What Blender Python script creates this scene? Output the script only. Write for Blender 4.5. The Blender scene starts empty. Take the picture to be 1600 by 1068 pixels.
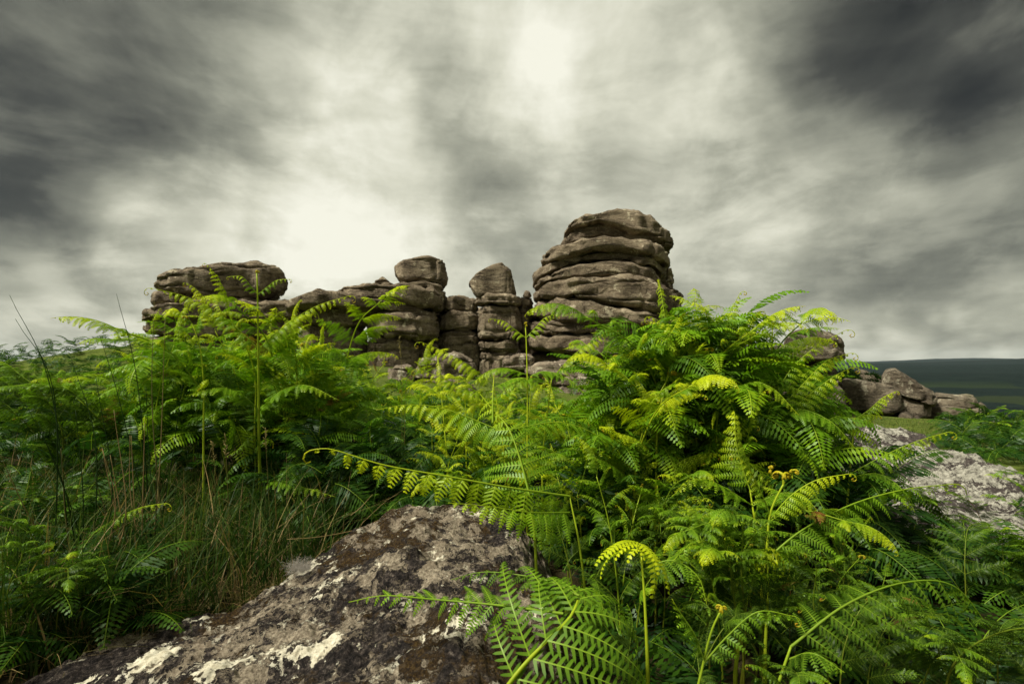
import bpy, math, random
import numpy as np
from mathutils import Matrix, Vector

random.seed(7)
RNG = np.random.default_rng(11)
R = math.radians
SC = bpy.context.scene
COL = SC.collection

# ------------------------------------------------------------------ camera
CAM_Z = 0.95
F = 800.0            # focal length in photo pixels (photo is 1600 wide)
HZ = 565.0           # row of the horizon in the photo
cam_d = bpy.data.cameras.new('camera')
cam = bpy.data.objects.new('camera', cam_d)
COL.objects.link(cam)
cam.location = (0, 0, CAM_Z)
cam.rotation_euler = (R(90), 0, 0)
cam_d.sensor_width = 36
cam_d.lens = 36 * F / 1600
cam_d.shift_y = (HZ - 534) / 1600
cam_d.clip_start = 0.05
cam_d.clip_end = 30000
cam_d.dof.use_dof = True
cam_d.dof.focus_distance = 2.1
cam_d.dof.aperture_fstop = 7.0
SC.camera = cam

# ------------------------------------------------------------------ light
SUN_EL, SUN_AZ = 52.0, -116.0       # azimuth from the view direction, negative = left
EXPOSURE = 2.3
w = bpy.data.worlds.new('World')
SC.world = w
w.use_nodes = True
w.cycles.sampling_method = 'MANUAL'
w.cycles.sample_map_resolution = 256
nt = w.node_tree
nt.nodes.clear()


class G:
    """small helper to write node graphs"""
    def __init__(s, tree):
        s.t = tree

    def n(s, kind, **kw):
        nd = s.t.nodes.new(kind)
        for k, v in kw.items():
            setattr(nd, k, v)
        return nd

    def put(s, sock, v):
        if hasattr(v, 'is_output'):
            s.t.links.new(v, sock)
        else:
            sock.default_value = v

    def math(s, op, a, b=None, c=None, clamp=False):
        nd = s.n('ShaderNodeMath', operation=op, use_clamp=clamp)
        s.put(nd.inputs[0], a)
        if b is not None:
            s.put(nd.inputs[1], b)
        if c is not None:
            s.put(nd.inputs[2], c)
        return nd.outputs[0]

    def vec(s, op, a, b=None, scale=None):
        nd = s.n('ShaderNodeVectorMath', operation=op)
        s.put(nd.inputs[0], a)
        if b is not None:
            s.put(nd.inputs[1], b)
        if scale is not None:
            s.put(nd.inputs['Scale'], scale)
        return nd.outputs['Value'] if op in ('DOT_PRODUCT', 'LENGTH') else nd.outputs[0]

    def noise(s, v, scale, detail=4, rough=.55, dist=0.0, color=False):
        nd = s.n('ShaderNodeTexNoise')
        s.put(nd.inputs['Vector'], v)
        s.put(nd.inputs['Scale'], scale)
        nd.inputs['Detail'].default_value = detail
        nd.inputs['Roughness'].default_value = rough
        nd.inputs['Distortion'].default_value = dist
        return nd.outputs['Color' if color else 'Fac']

    def ramp(s, fac, stops, mode='LINEAR'):
        nd = s.n('ShaderNodeValToRGB')
        nd.color_ramp.interpolation = mode
        el = nd.color_ramp.elements
        while len(el) < len(stops):
            el.new(0.5)
        for e, (p, c) in zip(el, stops):
            e.position = p
            e.color = (*c, 1) if len(c) == 3 else c
        s.put(nd.inputs[0], fac)
        return nd.outputs[0]

    def smooth(s, v, lo, hi):
        nd = s.n('ShaderNodeMapRange', interpolation_type='SMOOTHSTEP')
        s.put(nd.inputs[0], v)
        nd.inputs[1].default_value = lo
        nd.inputs[2].default_value = hi
        return nd.outputs[0]

    def mix(s, fac, a, b, mode='MIX'):
        nd = s.n('ShaderNodeMix', data_type='RGBA', blend_type=mode)
        s.put(nd.inputs[0], fac)
        for sock, v in ((nd.inputs[6], a), (nd.inputs[7], b)):
            if isinstance(v, tuple) and len(v) == 3:
                v = (*v, 1)
            s.put(sock, v)
        return nd.outputs[2]


def px_dir(px, py):
    v = Vector(((px - 800) / F, 1, (HZ - py) / F))
    return v.normalized()


g = G(nt)
tc = g.n('ShaderNodeTexCoord')
D0 = tc.outputs['Generated']
sep = g.n('ShaderNodeSeparateXYZ')
g.put(sep.inputs[0], D0)
zc = g.math('ADD', g.math('MAXIMUM', sep.outputs[2], 0.0), 0.30)
comb = g.n('ShaderNodeCombineXYZ')
g.put(comb.inputs[0], g.math('DIVIDE', sep.outputs[0], zc))
g.put(comb.inputs[1], g.math('DIVIDE', sep.outputs[1], zc))
plane = comb.outputs[0]
# the cloud deck drifts along one wind direction: stretch the noise along it
mp = g.n('ShaderNodeMapping')
g.put(mp.inputs[0], plane)
mp.inputs['Rotation'].default_value = (0, 0, R(-20))
mp.inputs['Scale'].default_value = (1.0, 0.80, 1.0)
streak = mp.outputs[0]
big = g.noise(streak, 1.55, 5, .52, .25)
bank = g.smooth(g.noise(g.vec('ADD', streak, (5.2, 1.3, 0.0)), 2.3, 6, .58, .4), .40, .62)
fine = g.noise(streak, 4.2, 5, .58, .3)
puff = g.noise(D0, 5.5, 6, .60, .35)
warpc = g.noise(D0, 3.4, 3, .55, 0.3, color=True)
warp = g.vec('SCALE', g.vec('SUBTRACT', warpc, (0.5, 0.5, 0.5)), scale=0.40)
DW = g.vec('NORMALIZE', g.vec('ADD', D0, warp))
val = g.math('MULTIPLY_ADD', g.math('SUBTRACT', big, 0.5), 0.32, 0.595)
val = g.math('MULTIPLY_ADD', g.math('SUBTRACT', fine, 0.5), 0.20, val)
val = g.math('MULTIPLY_ADD', bank, 0.14, val)
ms_ = g.n('ShaderNodeMapping')
g.put(ms_.inputs[0], g.vec('ADD', D0, g.vec('SCALE', warp, scale=.25)))
ms_.inputs['Rotation'].default_value = (0, R(5), 0)
ms_.inputs['Scale'].default_value = (1.5, 1.5, 7.5)
strat = g.noise(ms_.outputs[0], 2.0, 5, .56, .2)
val = g.math('MULTIPLY_ADD', g.math('SUBTRACT', strat, 0.5), 0.42, val)
val = g.math('MULTIPLY_ADD', g.math('SUBTRACT', puff, 0.5), 0.46, val)
BLOBS = [  # photo x, y, angular radius in degrees, amount: banks and breaks of this cloud deck, corners also darkened as lens falloff
    (490, 310, 14, .22), (560, 170, 8, .12), (540, 430, 12, .18), (800, 30, 10, .14),
    (1000, 130, 11, .18), (310, 370, 8, .10), (740, 275, 7, -.17),
    (40, 280, 12, -.24), (10, 10, 13, -.30), (340, 110, 10, -.18),
    (1590, 40, 13, -.40), (1370, 95, 8, -.20), (1590, 190, 8, -.14), (1200, 10, 8, -.12),
    (1520, 480, 7, -.20), (1340, 465, 5, -.12), (1450, 548, 4, .26), (1590, 548, 4, .22),
    (80, 520, 6, .16), (1120, 330, 11, .06)]
for bx, by, rad, amt in BLOBS:
    c = px_dir(bx, by)
    k = 1.0 / (1 - math.cos(R(rad)))
    d = g.vec('DOT_PRODUCT', DW, tuple(c))
    e = g.math('EXPONENT', g.math('MULTIPLY_ADD', d, k, -k))
    val = g.math('MULTIPLY_ADD', e, amt, val)
cloud = g.ramp(val, [(0.0, (.026, .028, .025)), (.20, (.066, .069, .058)), (.42, (.190, .195, .155)),
                     (.62, (.385, .388, .305)), (.82, (.66, .655, .53)), (1.0, (.88, .87, .74))])
sky = g.n('ShaderNodeTexSky', sky_type='NISHITA', sun_disc=False)
sky.sun_elevation = R(SUN_EL)
sky.sun_rotation = R(SUN_AZ)
bg_sky = g.n('ShaderNodeBackground')
g.put(bg_sky.inputs[0], sky.outputs[0])
bg_sky.inputs[1].default_value = 0.05
bg_cl = g.n('ShaderNodeBackground')
g.put(bg_cl.inputs[0], cloud)
bg_cl.inputs[1].default_value = 0.215
mixs = g.n('ShaderNodeMixShader')
mixs.inputs[0].default_value = 0.99
nt.links.new(bg_sky.outputs[0], mixs.inputs[1])
nt.links.new(bg_cl.outputs[0], mixs.inputs[2])
wo = g.n('ShaderNodeOutputWorld')
nt.links.new(mixs.outputs[0], wo.inputs[0])

sun_d = bpy.data.lights.new('sun', 'SUN')
sun_d.energy = 1.5
sun_d.angle = R(10)
sun_d.color = (1.0, 0.95, 0.84)
sun = bpy.data.objects.new('sun', sun_d)
COL.objects.link(sun)
sd = Vector((math.sin(R(SUN_AZ)) * math.cos(R(SUN_EL)), math.cos(R(SUN_AZ)) * math.cos(R(SUN_EL)), math.sin(R(SUN_EL))))
sun.rotation_euler = sd.to_track_quat('Z', 'Y').to_euler()

SC.view_settings.view_transform = 'Standard'
SC.view_settings.look = 'None'
SC.view_settings.exposure = EXPOSURE
SC.view_settings.gamma = 1
SC.view_settings.use_curve_mapping = False
SC.render.engine = 'CYCLES'
SC.cycles.max_bounces = 5
SC.cycles.diffuse_bounces = 2
SC.cycles.transmission_bounces = 4
SC.cycles.transparent_max_bounces = 4
SC.cycles.use_denoising = True
SC.cycles.use_adaptive_sampling = True
SC.cycles.adaptive_threshold = 0.02


# ------------------------------------------------------------------ noise
def _hash(i, j, k, seed):
    h = (i.astype(np.int64) * 374761393 + j.astype(np.int64) * 668265263 + k.astype(np.int64) * 2147483647 + seed * 974711) & 0xffffffff
    h = ((h ^ (h >> 13)) * 1274126177) & 0xffffffff
    h = ((h ^ (h >> 16)) * 2246822519) & 0xffffffff
    h = h ^ (h >> 15)
    return (h & 0xffffff) / float(0xffffff)


def vnoise(p, seed=0):
    """value noise in [-1, 1] at points p (n,3)"""
    f = np.floor(p)
    t = p - f
    t = t * t * t * (t * (t * 6 - 15) + 10)
    i, j, k = f[:, 0], f[:, 1], f[:, 2]
    out = 0
    for a in (0, 1):
        wa = t[:, 0] if a else 1 - t[:, 0]
        for b in (0, 1):
            wb = t[:, 1] if b else 1 - t[:, 1]
            for c in (0, 1):
                wc = t[:, 2] if c else 1 - t[:, 2]
                out = out + wa * wb * wc * _hash(i + a, j + b, k + c, seed)
    return out * 2 - 1


def fbm(p, octaves=4, seed=0, gain=.5):
    s, a, tot = 0, 1.0, 0
    for o in range(octaves):
        s = s + a * vnoise(p * (2.03 ** o) + 17.3 * o, seed + o)
        tot += a
        a *= gain
    return s / tot


def sstep(a, b, x):
    t = np.clip((x - a) / (b - a), 0, 1)
    return t * t * (3 - 2 * t)


# ------------------------------------------------------------------ objects
def tag(o, label=None, cat=None, group=None, kind=None):
    for k, v in (('label', label), ('category', cat), ('group', group), ('kind', kind)):
        if v:
            o[k] = v
    return o


def mesh_obj(name, me, mat=None, parent=None):
    o = bpy.data.objects.new(name, me)
    COL.objects.link(o)
    if mat is not None and not me.materials:
        me.materials.append(mat)
    if parent is not None:
        o.parent = parent
    return o


def empty(name, loc):
    o = bpy.data.objects.new(name, None)
    COL.objects.link(o)
    o.location = loc
    o.empty_display_size = 0.1
    return o


def to_mesh(name, verts, faces, smooth=True, attr=None):
    me = bpy.data.meshes.new(name)
    verts = np.asarray(verts, dtype=np.float32)
    if isinstance(faces, np.ndarray):
        n, m = faces.shape
        me.vertices.add(len(verts))
        me.vertices.foreach_set('co', verts.ravel())
        me.loops.add(n * m)
        me.loops.foreach_set('vertex_index', faces.astype(np.int32).ravel())
        me.polygons.add(n)
        me.polygons.foreach_set('loop_start', np.arange(0, n * m, m, dtype=np.int32))
        me.update(calc_edges=True)
    else:
        me.from_pydata(verts.tolist(), [], faces)
        me.update()
    if attr is not None:
        a = me.color_attributes.new('fc', 'FLOAT_COLOR', 'POINT')
        a.data.foreach_set('color', np.asarray(attr, dtype=np.float32).ravel())
    me.polygons.foreach_set('use_smooth', np.full(len(me.polygons), smooth, dtype=bool))
    return me


def P(px, py, d):
    """the place at forward distance d that the photo shows at (px, py)"""
    return np.array([(px - 800) / F * d, d, CAM_Z + (HZ - py) / F * d])


def new_mat(name):
    m = bpy.data.materials.new(name)
    m.use_nodes = True
    m.node_tree.nodes.clear()
    gg = G(m.node_tree)
    out = gg.n('ShaderNodeOutputMaterial')
    return m, gg, out


# ------------------------------------------------------------------ ground shape
def ground_z(x, y):
    x = np.asarray(x, float)
    y = np.asarray(y, float)
    r = np.sqrt(x * x + y * y)
    up = sstep(3.5, 14, y)
    z = up * np.clip(0.50 - 0.10 * x, -1.4, 1.45) * (1 - .9 * sstep(9.0, 14.0, -x) * sstep(4, 12, y))
    z = z * (1 - sstep(40, 200, r))
    # the moor drops away behind and beside the tor
    drop = np.clip(y - 20, 0, None) * 0.15 + np.clip(x - 9, 0, None) * 0.13 * sstep(2, 12, y)
    drop = np.where(y < 0, np.clip(-y - 15, 0, None) * 0.1, drop)
    z = z - 46 * (1 - np.exp(-drop / 46))
    pts = np.stack([x * .35, y * .35, np.zeros_like(x)], -1).reshape(-1, 3)
    z = z + (0.07 * fbm(pts, 3, 5)).reshape(x.shape) * sstep(1.0, 3, r) * (1 + 3 * sstep(20, 60, r))
    # far ridges
    az = np.degrees(np.arctan2(x, np.maximum(y, 1e-3)))
    pf = np.stack([x / 700, y / 700, np.zeros_like(x)], -1).reshape(-1, 3)
    rough = fbm(pf, 4, 31).reshape(x.shape)
    h1 = 20 * np.exp(-((r - 1500) / 430) ** 2) * (1 + .4 * rough)
    ridge2 = 25 + 1.1 * (az - 36) * sstep(0, 20, az)
    lump = fbm(np.stack([x / 260, y / 260, np.zeros_like(x)], -1).reshape(-1, 3), 3, 37).reshape(x.shape)
    h2 = ridge2 * sstep(1700, 2700, r) * (1 + .30 * rough + .14 * lump)
    h3 = (15 + 1.9 * (az - 36) + 16 * rough) * sstep(3600, 5200, r) * sstep(-30, 44, az)
    h3 = h3 + 22 * sstep(7000, 9000, r) * (1 + .5 * np.sin(az * .5))
    z = z + h1 + h2 + h3
    return z


# ------------------------------------------------------------------ materials
def rock_material(name, tint=(1, 1, 1), lichen=.5, scale=1.0, bump=1.0):
    m, q, out = new_mat(name)
    co = q.n('ShaderNodeTexCoord').outputs['Object']
    mpn = q.n('ShaderNodeMapping')
    q.put(mpn.inputs[0], co)
    mpn.inputs['Scale'].default_value = (1, 1, 2.6)
    bed = mpn.outputs[0]
    n1 = q.noise(co, 1.5 * scale, 6, .65, .5)
    n2 = q.noise(bed, 5 * scale, 8, .70, .3)
    n3 = q.noise(co, 26 * scale, 5, .75)
    T = lambda c: tuple(a * b for a, b in zip(c, tint))
    base = q.ramp(n1, [(.30, T((.050, .038, .027))), (.44, T((.108, .088, .064))), (.56, T((.168, .141, .104))), (.70, T((.27, .235, .178)))])
    base = q.mix(q.math('MULTIPLY', q.smooth(n2, .48, .68), .8), base, T((.060, .045, .034)))
    base = q.mix(q.math('MULTIPLY', q.smooth(n3, .53, .70), .65), base, T((.33, .29, .22)))
    base = q.mix(q.math('MULTIPLY', q.smooth(q.math('SUBTRACT', 1.0, n3), .54, .68), .75), base, T((.026, .020, .016)))
    # pale crusts of lichen with their own outline
    l1 = q.noise(co, 3.1 * scale, 7, .60, .6)
    l2 = q.noise(co, 9 * scale, 6, .66, .4)
    lm = q.math('MULTIPLY', q.smooth(l1, .62 - .12 * lichen, .66 - .11 * lichen), q.smooth(l2, .44, .53))
    vo = q.n('ShaderNodeTexVoronoi')
    q.put(vo.inputs['Vector'], q.vec('ADD', co, q.vec('SCALE', q.noise(co, 14, 3, .6, color=True), scale=.10)))
    vo.inputs['Scale'].default_value = 3.6 * scale
    sc_ = q.n('ShaderNodeSeparateColor')
    q.put(sc_.inputs[0], vo.outputs['Color'])
    spot = q.math('LESS_THAN', vo.outputs['Distance'], q.math('MULTIPLY', q.math('SUBTRACT', sc_.outputs[0], .55), .42))
    lm = q.math('MAXIMUM', lm, q.math('MULTIPLY', spot, .75))
    base = q.mix(q.math('MULTIPLY', lm, .72), base, T((.40, .375, .29)))
    # moss film in places
    ms = q.smooth(q.noise(co, 1.2 * scale, 5, .6, .5), .60, .72)
    base = q.mix(q.math('MULTIPLY', ms, .45), base, (.080, .082, .028))
    # hairline joints along the bedding
    cr = q.n('ShaderNodeMapping')
    q.put(cr.inputs[0], co)
    cr.inputs['Scale'].default_value = (.55, .55, 2.2)
    ck = q.math('ABSOLUTE', q.math('SUBTRACT', q.noise(cr.outputs[0], 1.5, 6, .62, .35), .5))
    crack = q.math('SUBTRACT', 1.0, q.smooth(ck, .0, .016))
    hgt = q.math('MULTIPLY_ADD', n2, .9, q.math('MULTIPLY', n3, .30))
    hgt = q.math('MULTIPLY_ADD', q.noise(bed, 13 * scale, 6, .72), .55, hgt)
    hgt = q.math('MULTIPLY_ADD', crack, -.9, hgt)
    b = q.n('ShaderNodeBump')
    b.inputs['Strength'].default_value = 1.0
    b.inputs['Distance'].default_value = .055 * bump
    q.put(b.inputs['Height'], hgt)
    bs = q.n('ShaderNodeBsdfPrincipled')
    q.put(bs.inputs['Base Color'], base)
    bs.inputs['Roughness'].default_value = .92
    bs.inputs['Specular IOR Level'].default_value = .2
    q.put(bs.inputs['Normal'], b.outputs[0])
    q.put(out.inputs[0], bs.outputs[0])
    return m


def crust_material():
    """near granite: bare pale rock, chalky lichen plates, black crust, brown moss"""
    m, q, out = new_mat('lichen_crusted_granite')
    co = q.n('ShaderNodeTexCoord').outputs['Object']
    wv = q.vec('SCALE', q.vec('SUBTRACT', q.noise(co, 9, 5, .65, color=True), (.5, .5, .5)), scale=.16)
    cw = q.vec('ADD', co, wv)
    big = q.noise(cw, 4.2, 6, .62)
    mid = q.noise(cw, 13.0, 7, .70)
    grit = q.noise(co, 85, 5, .75)
    fine = q.noise(co, 230, 3, .7)
    rock = q.ramp(grit, [(.34, (.085, .066, .046)), (.46, (.20, .165, .115)), (.56, (.32, .27, .19)), (.68, (.47, .41, .30)), (.78, (.58, .53, .42))])
    rock = q.mix(q.math('MULTIPLY', q.smooth(q.noise(co, 7, 5, .65, .3), .50, .62), .5), rock, (.17, .13, .088))
    # dark crumbly crust
    crust_c = q.ramp(q.noise(co, 52, 6, .82), [(.39, (.006, .005, .005)), (.49, (.030, .024, .021)), (.56, (.080, .064, .053)), (.63, (.20, .165, .135)), (.72, (.40, .35, .28))])
    cmask = q.smooth(q.math('MULTIPLY_ADD', q.math('SUBTRACT', grit, .5), .50, q.math('MULTIPLY_ADD', q.math('SUBTRACT', mid, .5), 1.05, big)), .452, .495)
    col = q.mix(cmask, rock, crust_c)
    # brown moss cushions in the crust
    mm = q.math('MULTIPLY', q.smooth(q.math('MULTIPLY_ADD', q.math('SUBTRACT', q.noise(co, 22, 5, .7), .5), .5, q.noise(co, 2.3, 5, .6, .4)), .52, .62), cmask)
    moss_c = q.ramp(q.noise(co, 95, 5, .8), [(.38, (.014, .008, .003)), (.50, (.060, .034, .009)), (.60, (.14, .085, .022)), (.72, (.27, .19, .060))])
    col = q.mix(q.math('MULTIPLY', mm, .8), col, moss_c)
    # chalky plates of several sizes with eaten rims
    e1 = q.math('SUBTRACT', q.noise(co, 34, 6, .72), .5)
    pn = q.math('MULTIPLY_ADD', e1, .52, q.noise(q.vec('ADD', cw, (3.1, 7.7, 0)), 5.0, 4, .55))
    pn2 = q.math('MULTIPLY_ADD', e1, .30, q.noise(q.vec('ADD', cw, (9.1, 2.2, 4)), 15.0, 4, .55))
    pm = q.math('MAXIMUM', q.smooth(pn, .592, .612), q.math('MULTIPLY', q.smooth(pn2, .625, .645), .8))
    plate_c = q.ramp(q.noise(co, 46, 6, .68), [(.34, (.30, .27, .19)), (.48, (.45, .42, .31)), (.62, (.56, .53, .41)), (.75, (.64, .61, .50))])
    plate_c = q.mix(q.math('MULTIPLY', q.smooth(fine, .54, .66), .7), plate_c, (.19, .16, .11))
    col = q.mix(q.math('MULTIPLY', pm, .85), col, plate_c)
    hgt = q.math('MULTIPLY_ADD', cmask, q.math('MULTIPLY_ADD', q.noise(co, 48, 6, .8), 1.5, .0), q.math('MULTIPLY', grit, .45))
    hgt = q.math('MULTIPLY_ADD', mid, .5, hgt)
    hmix = q.n('ShaderNodeMix', data_type='FLOAT')
    q.put(hmix.inputs[0], pm)
    q.put(hmix.inputs[2], hgt)
    q.put(hmix.inputs[3], q.math('MULTIPLY_ADD', q.noise(co, 40, 4, .6), .25, .75))
    b = q.n('ShaderNodeBump')
    b.inputs['Strength'].default_value = 1.0
    b.inputs['Distance'].default_value = .036
    q.put(b.inputs['Height'], hmix.outputs[0])
    bs = q.n('ShaderNodeBsdfPrincipled')
    q.put(bs.inputs['Base Color'], col)
    bs.inputs['Roughness'].default_value = .95
    bs.inputs['Specular IOR Level'].default_value = .15
    q.put(bs.inputs['Normal'], b.outputs[0])
    q.put(out.inputs[0], bs.outputs[0])
    return m


def white_crust_material():
    m, q, out = new_mat('white_lichen_granite')
    co = q.n('ShaderNodeTexCoord').outputs['Object']
    wv = q.vec('SCALE', q.vec('SUBTRACT', q.noise(co, 6, 5, .65, color=True), (.5, .5, .5)), scale=.22)
    cw = q.vec('ADD', co, wv)
    mp_ = q.n('ShaderNodeMapping')
    q.put(mp_.inputs[0], cw)
    mp_.inputs['Rotation'].default_value = (0, 0, R(30))
    mp_.inputs['Scale'].default_value = (1, 2.2, 1)
    n = q.noise(mp_.outputs[0], 2.6, 7, .66)
    g1 = q.noise(co, 30, 6, .75)
    dark = q.ramp(g1, [(.35, (.026, .021, .019)), (.55, (.075, .062, .054)), (.72, (.19, .165, .14))])
    pale = q.ramp(g1, [(.36, (.08, .074, .058)), (.47, (.23, .22, .175)), (.58, (.38, .365, .295)), (.70, (.52, .50, .42))])
    k = q.smooth(q.math('MULTIPLY_ADD', q.math('SUBTRACT', g1, .5), .50, n), .485, .54)
    c = q.mix(k, dark, pale)
    b = q.n('ShaderNodeBump')
    b.inputs['Distance'].default_value = .05
    q.put(b.inputs['Height'], q.math('MULTIPLY_ADD', q.noise(co, 11, 7, .75), .8, q.math('MULTIPLY', g1, .4)))
    bs = q.n('ShaderNodeBsdfPrincipled')
    q.put(bs.inputs['Base Color'], c)
    bs.inputs['Roughness'].default_value = .95
    bs.inputs['Specular IOR Level'].default_value = .15
    q.put(bs.inputs['Normal'], b.outputs[0])
    q.put(out.inputs[0], bs.outputs[0])
    return m


def ground_material():
    m, q, out = new_mat('moor_ground')
    geo = q.n('ShaderNodeNewGeometry').outputs['Position']
    ln = q.vec('LENGTH', geo)
    near = q.ramp(q.noise(geo, 5, 6, .7), [(.35, (.014, .012, .006)), (.52, (.035, .030, .012)), (.68, (.075, .062, .026))])
    turf = q.ramp(q.noise(geo, 1.3, 7, .7), [(.33, (.040, .058, .012)), (.5, (.075, .105, .016)), (.68, (.12, .155, .028))])
    turf = q.mix(q.smooth(q.noise(geo, 40, 4, .7), .5, .7), turf, (.15, .17, .045))
    sx = q.n('ShaderNodeSeparateXYZ')
    q.put(sx.inputs[0], geo)
    tm = q.math('MAXIMUM', q.smooth(sx.outputs[1], 6.0, 8.0), q.math('MULTIPLY', q.smooth(sx.outputs[0], 1.6, 2.6), q.smooth(ln, 4.2, 5.0)))
    c = q.mix(tm, near, turf)
    # the valley: woods, heath, pale fields
    kn = q.noise(geo, .0017, 5, .55, .6)
    wood = q.ramp(q.noise(geo, .03, 6, .75), [(.35, (.004, .009, .008)), (.6, (.009, .018, .015)), (.75, (.018, .029, .020))])
    vf = q.n('ShaderNodeTexVoronoi')
    q.put(vf.inputs['Vector'], q.vec('ADD', geo, q.vec('SCALE', q.noise(geo, .01, 3, .6, color=True), scale=60.0)))
    vf.inputs['Scale'].default_value = .0075
    vs = q.n('ShaderNodeSeparateColor')
    q.put(vs.inputs[0], vf.outputs['Color'])
    field = q.ramp(vs.outputs[0], [(.40, (.020, .030, .013)), (.52, (.046, .049, .023)), (.62, (.025, .040, .014))], 'CONSTANT')
    fm = q.math('MULTIPLY', q.math('GREATER_THAN', vs.outputs[1], .70), q.math('SUBTRACT', 1.0, q.smooth(ln, 900, 1300)))
    farc = q.mix(fm, wood, field)
    c = q.mix(q.smooth(ln, 60, 160), c, farc)
    b = q.n('ShaderNodeBump')
    b.inputs['Strength'].default_value = .8
    b.inputs['Distance'].default_value = .06
    q.put(b.inputs['Height'], q.math('MULTIPLY_ADD', q.math('MULTIPLY', q.noise(geo, .05, 6, .8), q.smooth(ln, 100, 300)), 160.0, q.noise(geo, 14, 6, .75)))
    bs = q.n('ShaderNodeBsdfPrincipled')
    q.put(bs.inputs['Base Color'], c)
    bs.inputs['Roughness'].default_value = 1
    bs.inputs['Specular IOR Level'].default_value = .05
    q.put(bs.inputs['Normal'], b.outputs[0])
    q.put(out.inputs[0], bs.outputs[0])
    return m


def leaf_material(name, mature, mid, young, brown, rib, trans=.42, gloss=.05):
    """plant colours: old leaf, new growth, midribs, unopened brown tips; object colour adds painted shade"""
    m, q, out = new_mat(name)
    at = q.n('ShaderNodeAttribute', attribute_name='fc')
    sp = q.n('ShaderNodeSeparateColor')
    q.put(sp.inputs[0], at.outputs['Color'])
    oi = q.n('ShaderNodeObjectInfo')
    so = q.n('ShaderNodeSeparateColor')
    q.put(so.inputs[0], oi.outputs['Color'])
    co = q.n('ShaderNodeTexCoord').outputs['Object']
    v = q.math('ADD', sp.outputs[0], q.math('SUBTRACT', so.outputs[0], .5))
    v = q.math('MULTIPLY_ADD', q.math('SUBTRACT', oi.outputs['Random'], .5), .16, v)
    v = q.math('MULTIPLY_ADD', q.math('SUBTRACT', q.noise(co, 14, 3, .6), .5), .35, v, clamp=True)
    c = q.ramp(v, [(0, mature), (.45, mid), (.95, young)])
    c = q.mix(q.math('MULTIPLY', sp.outputs[1], .75), c, rib)
    c = q.mix(sp.outputs[2], c, brown)
    c = q.mix(q.math('MULTIPLY', so.outputs[1], q.smooth(q.noise(co, 9, 3, .6), .30, .55)), c, (.20, .085, .022))
    d = q.n('ShaderNodeBsdfDiffuse')
    t = q.n('ShaderNodeBsdfTranslucent')
    q.put(d.inputs[0], c)
    q.put(t.inputs[0], q.mix(1.0, c, (1.12, 1.22, .5), 'MULTIPLY'))
    ms = q.n('ShaderNodeMixShader')
    ms.inputs[0].default_value = trans
    q.put(ms.inputs[1], d.outputs[0])
    q.put(ms.inputs[2], t.outputs[0])
    gl = q.n('ShaderNodeBsdfGlossy')
    gl.inputs['Roughness'].default_value = .42
    gl.inputs[0].default_value = (.9, 1, .85, 1)
    m2 = q.n('ShaderNodeMixShader')
    m2.inputs[0].default_value = gloss
    q.put(m2.inputs[1], ms.outputs[0])
    q.put(m2.inputs[2], gl.outputs[0])
    q.put(out.inputs[0], m2.outputs[0])
    return m


def plain_material(name, c1, c2, scale=8, rough=.8, bump=0.0):
    m, q, out = new_mat(name)
    co = q.n('ShaderNodeTexCoord').outputs['Object']
    n = q.noise(co, scale, 5, .65)
    bs = q.n('ShaderNodeBsdfPrincipled')
    q.put(bs.inputs['Base Color'], q.ramp(n, [(.35, c1), (.65, c2)]))
    bs.inputs['Roughness'].default_value = rough
    bs.inputs['Specular IOR Level'].default_value = .2
    if bump:
        b = q.n('ShaderNodeBump')
        b.inputs['Distance'].default_value = bump
        q.put(b.inputs['Height'], n)
        q.put(bs.inputs['Normal'], b.outputs[0])
    q.put(out.inputs[0], bs.outputs[0])
    return m


M_TOR = rock_material('tor_granite', tint=(1.20, 1.14, 1.0), lichen=.2)
M_PALE = rock_material('pale_granite', tint=(1.35, 1.32, 1.25), lichen=.6)
M_RIGHT = rock_material('weathered_granite', tint=(.80, .78, .72), lichen=.45)
M_CRUST = crust_material()
M_WHITE = white_crust_material()
M_GROUND = ground_material()
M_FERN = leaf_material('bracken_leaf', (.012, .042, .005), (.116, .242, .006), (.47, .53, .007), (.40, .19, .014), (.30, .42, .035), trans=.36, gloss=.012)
M_GRASS = leaf_material('grass_blade', (.008, .022, .004), (.029, .064, .009), (.15, .17, .036), (.30, .20, .09), (.2, .24, .06), trans=.3, gloss=.008)
M_WOOL = plain_material('sheep_wool', (.24, .22, .18), (.38, .35, .30), 30, .95)
M_STRAW = plain_material('dry_straw', (.16, .10, .045), (.38, .28, .14), 12, .8)

# ------------------------------------------------------------------ ground sheet
def build_ground():
    nr, na = 170, 300
    rad = np.concatenate([[0], np.geomspace(.35, 12000, nr)])
    ang = np.linspace(0, 2 * np.pi, na, endpoint=False)
    rr, aa = np.meshgrid(rad, ang, indexing='ij')
    x, y = rr * np.sin(aa), rr * np.cos(aa)
    z = ground_z(x, y)
    v = np.stack([x, y, z], -1).reshape(-1, 3)
    i, j = np.meshgrid(np.arange(nr), np.arange(na), indexing='ij')
    a = i * na + j
    b = i * na + (j + 1) % na
    f = np.stack([a, a + na, b + na, b], -1).reshape(-1, 4)
    o = mesh_obj('ground', to_mesh('ground', v, f), M_GROUND)
    tag(o, kind='structure')


build_ground()


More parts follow.
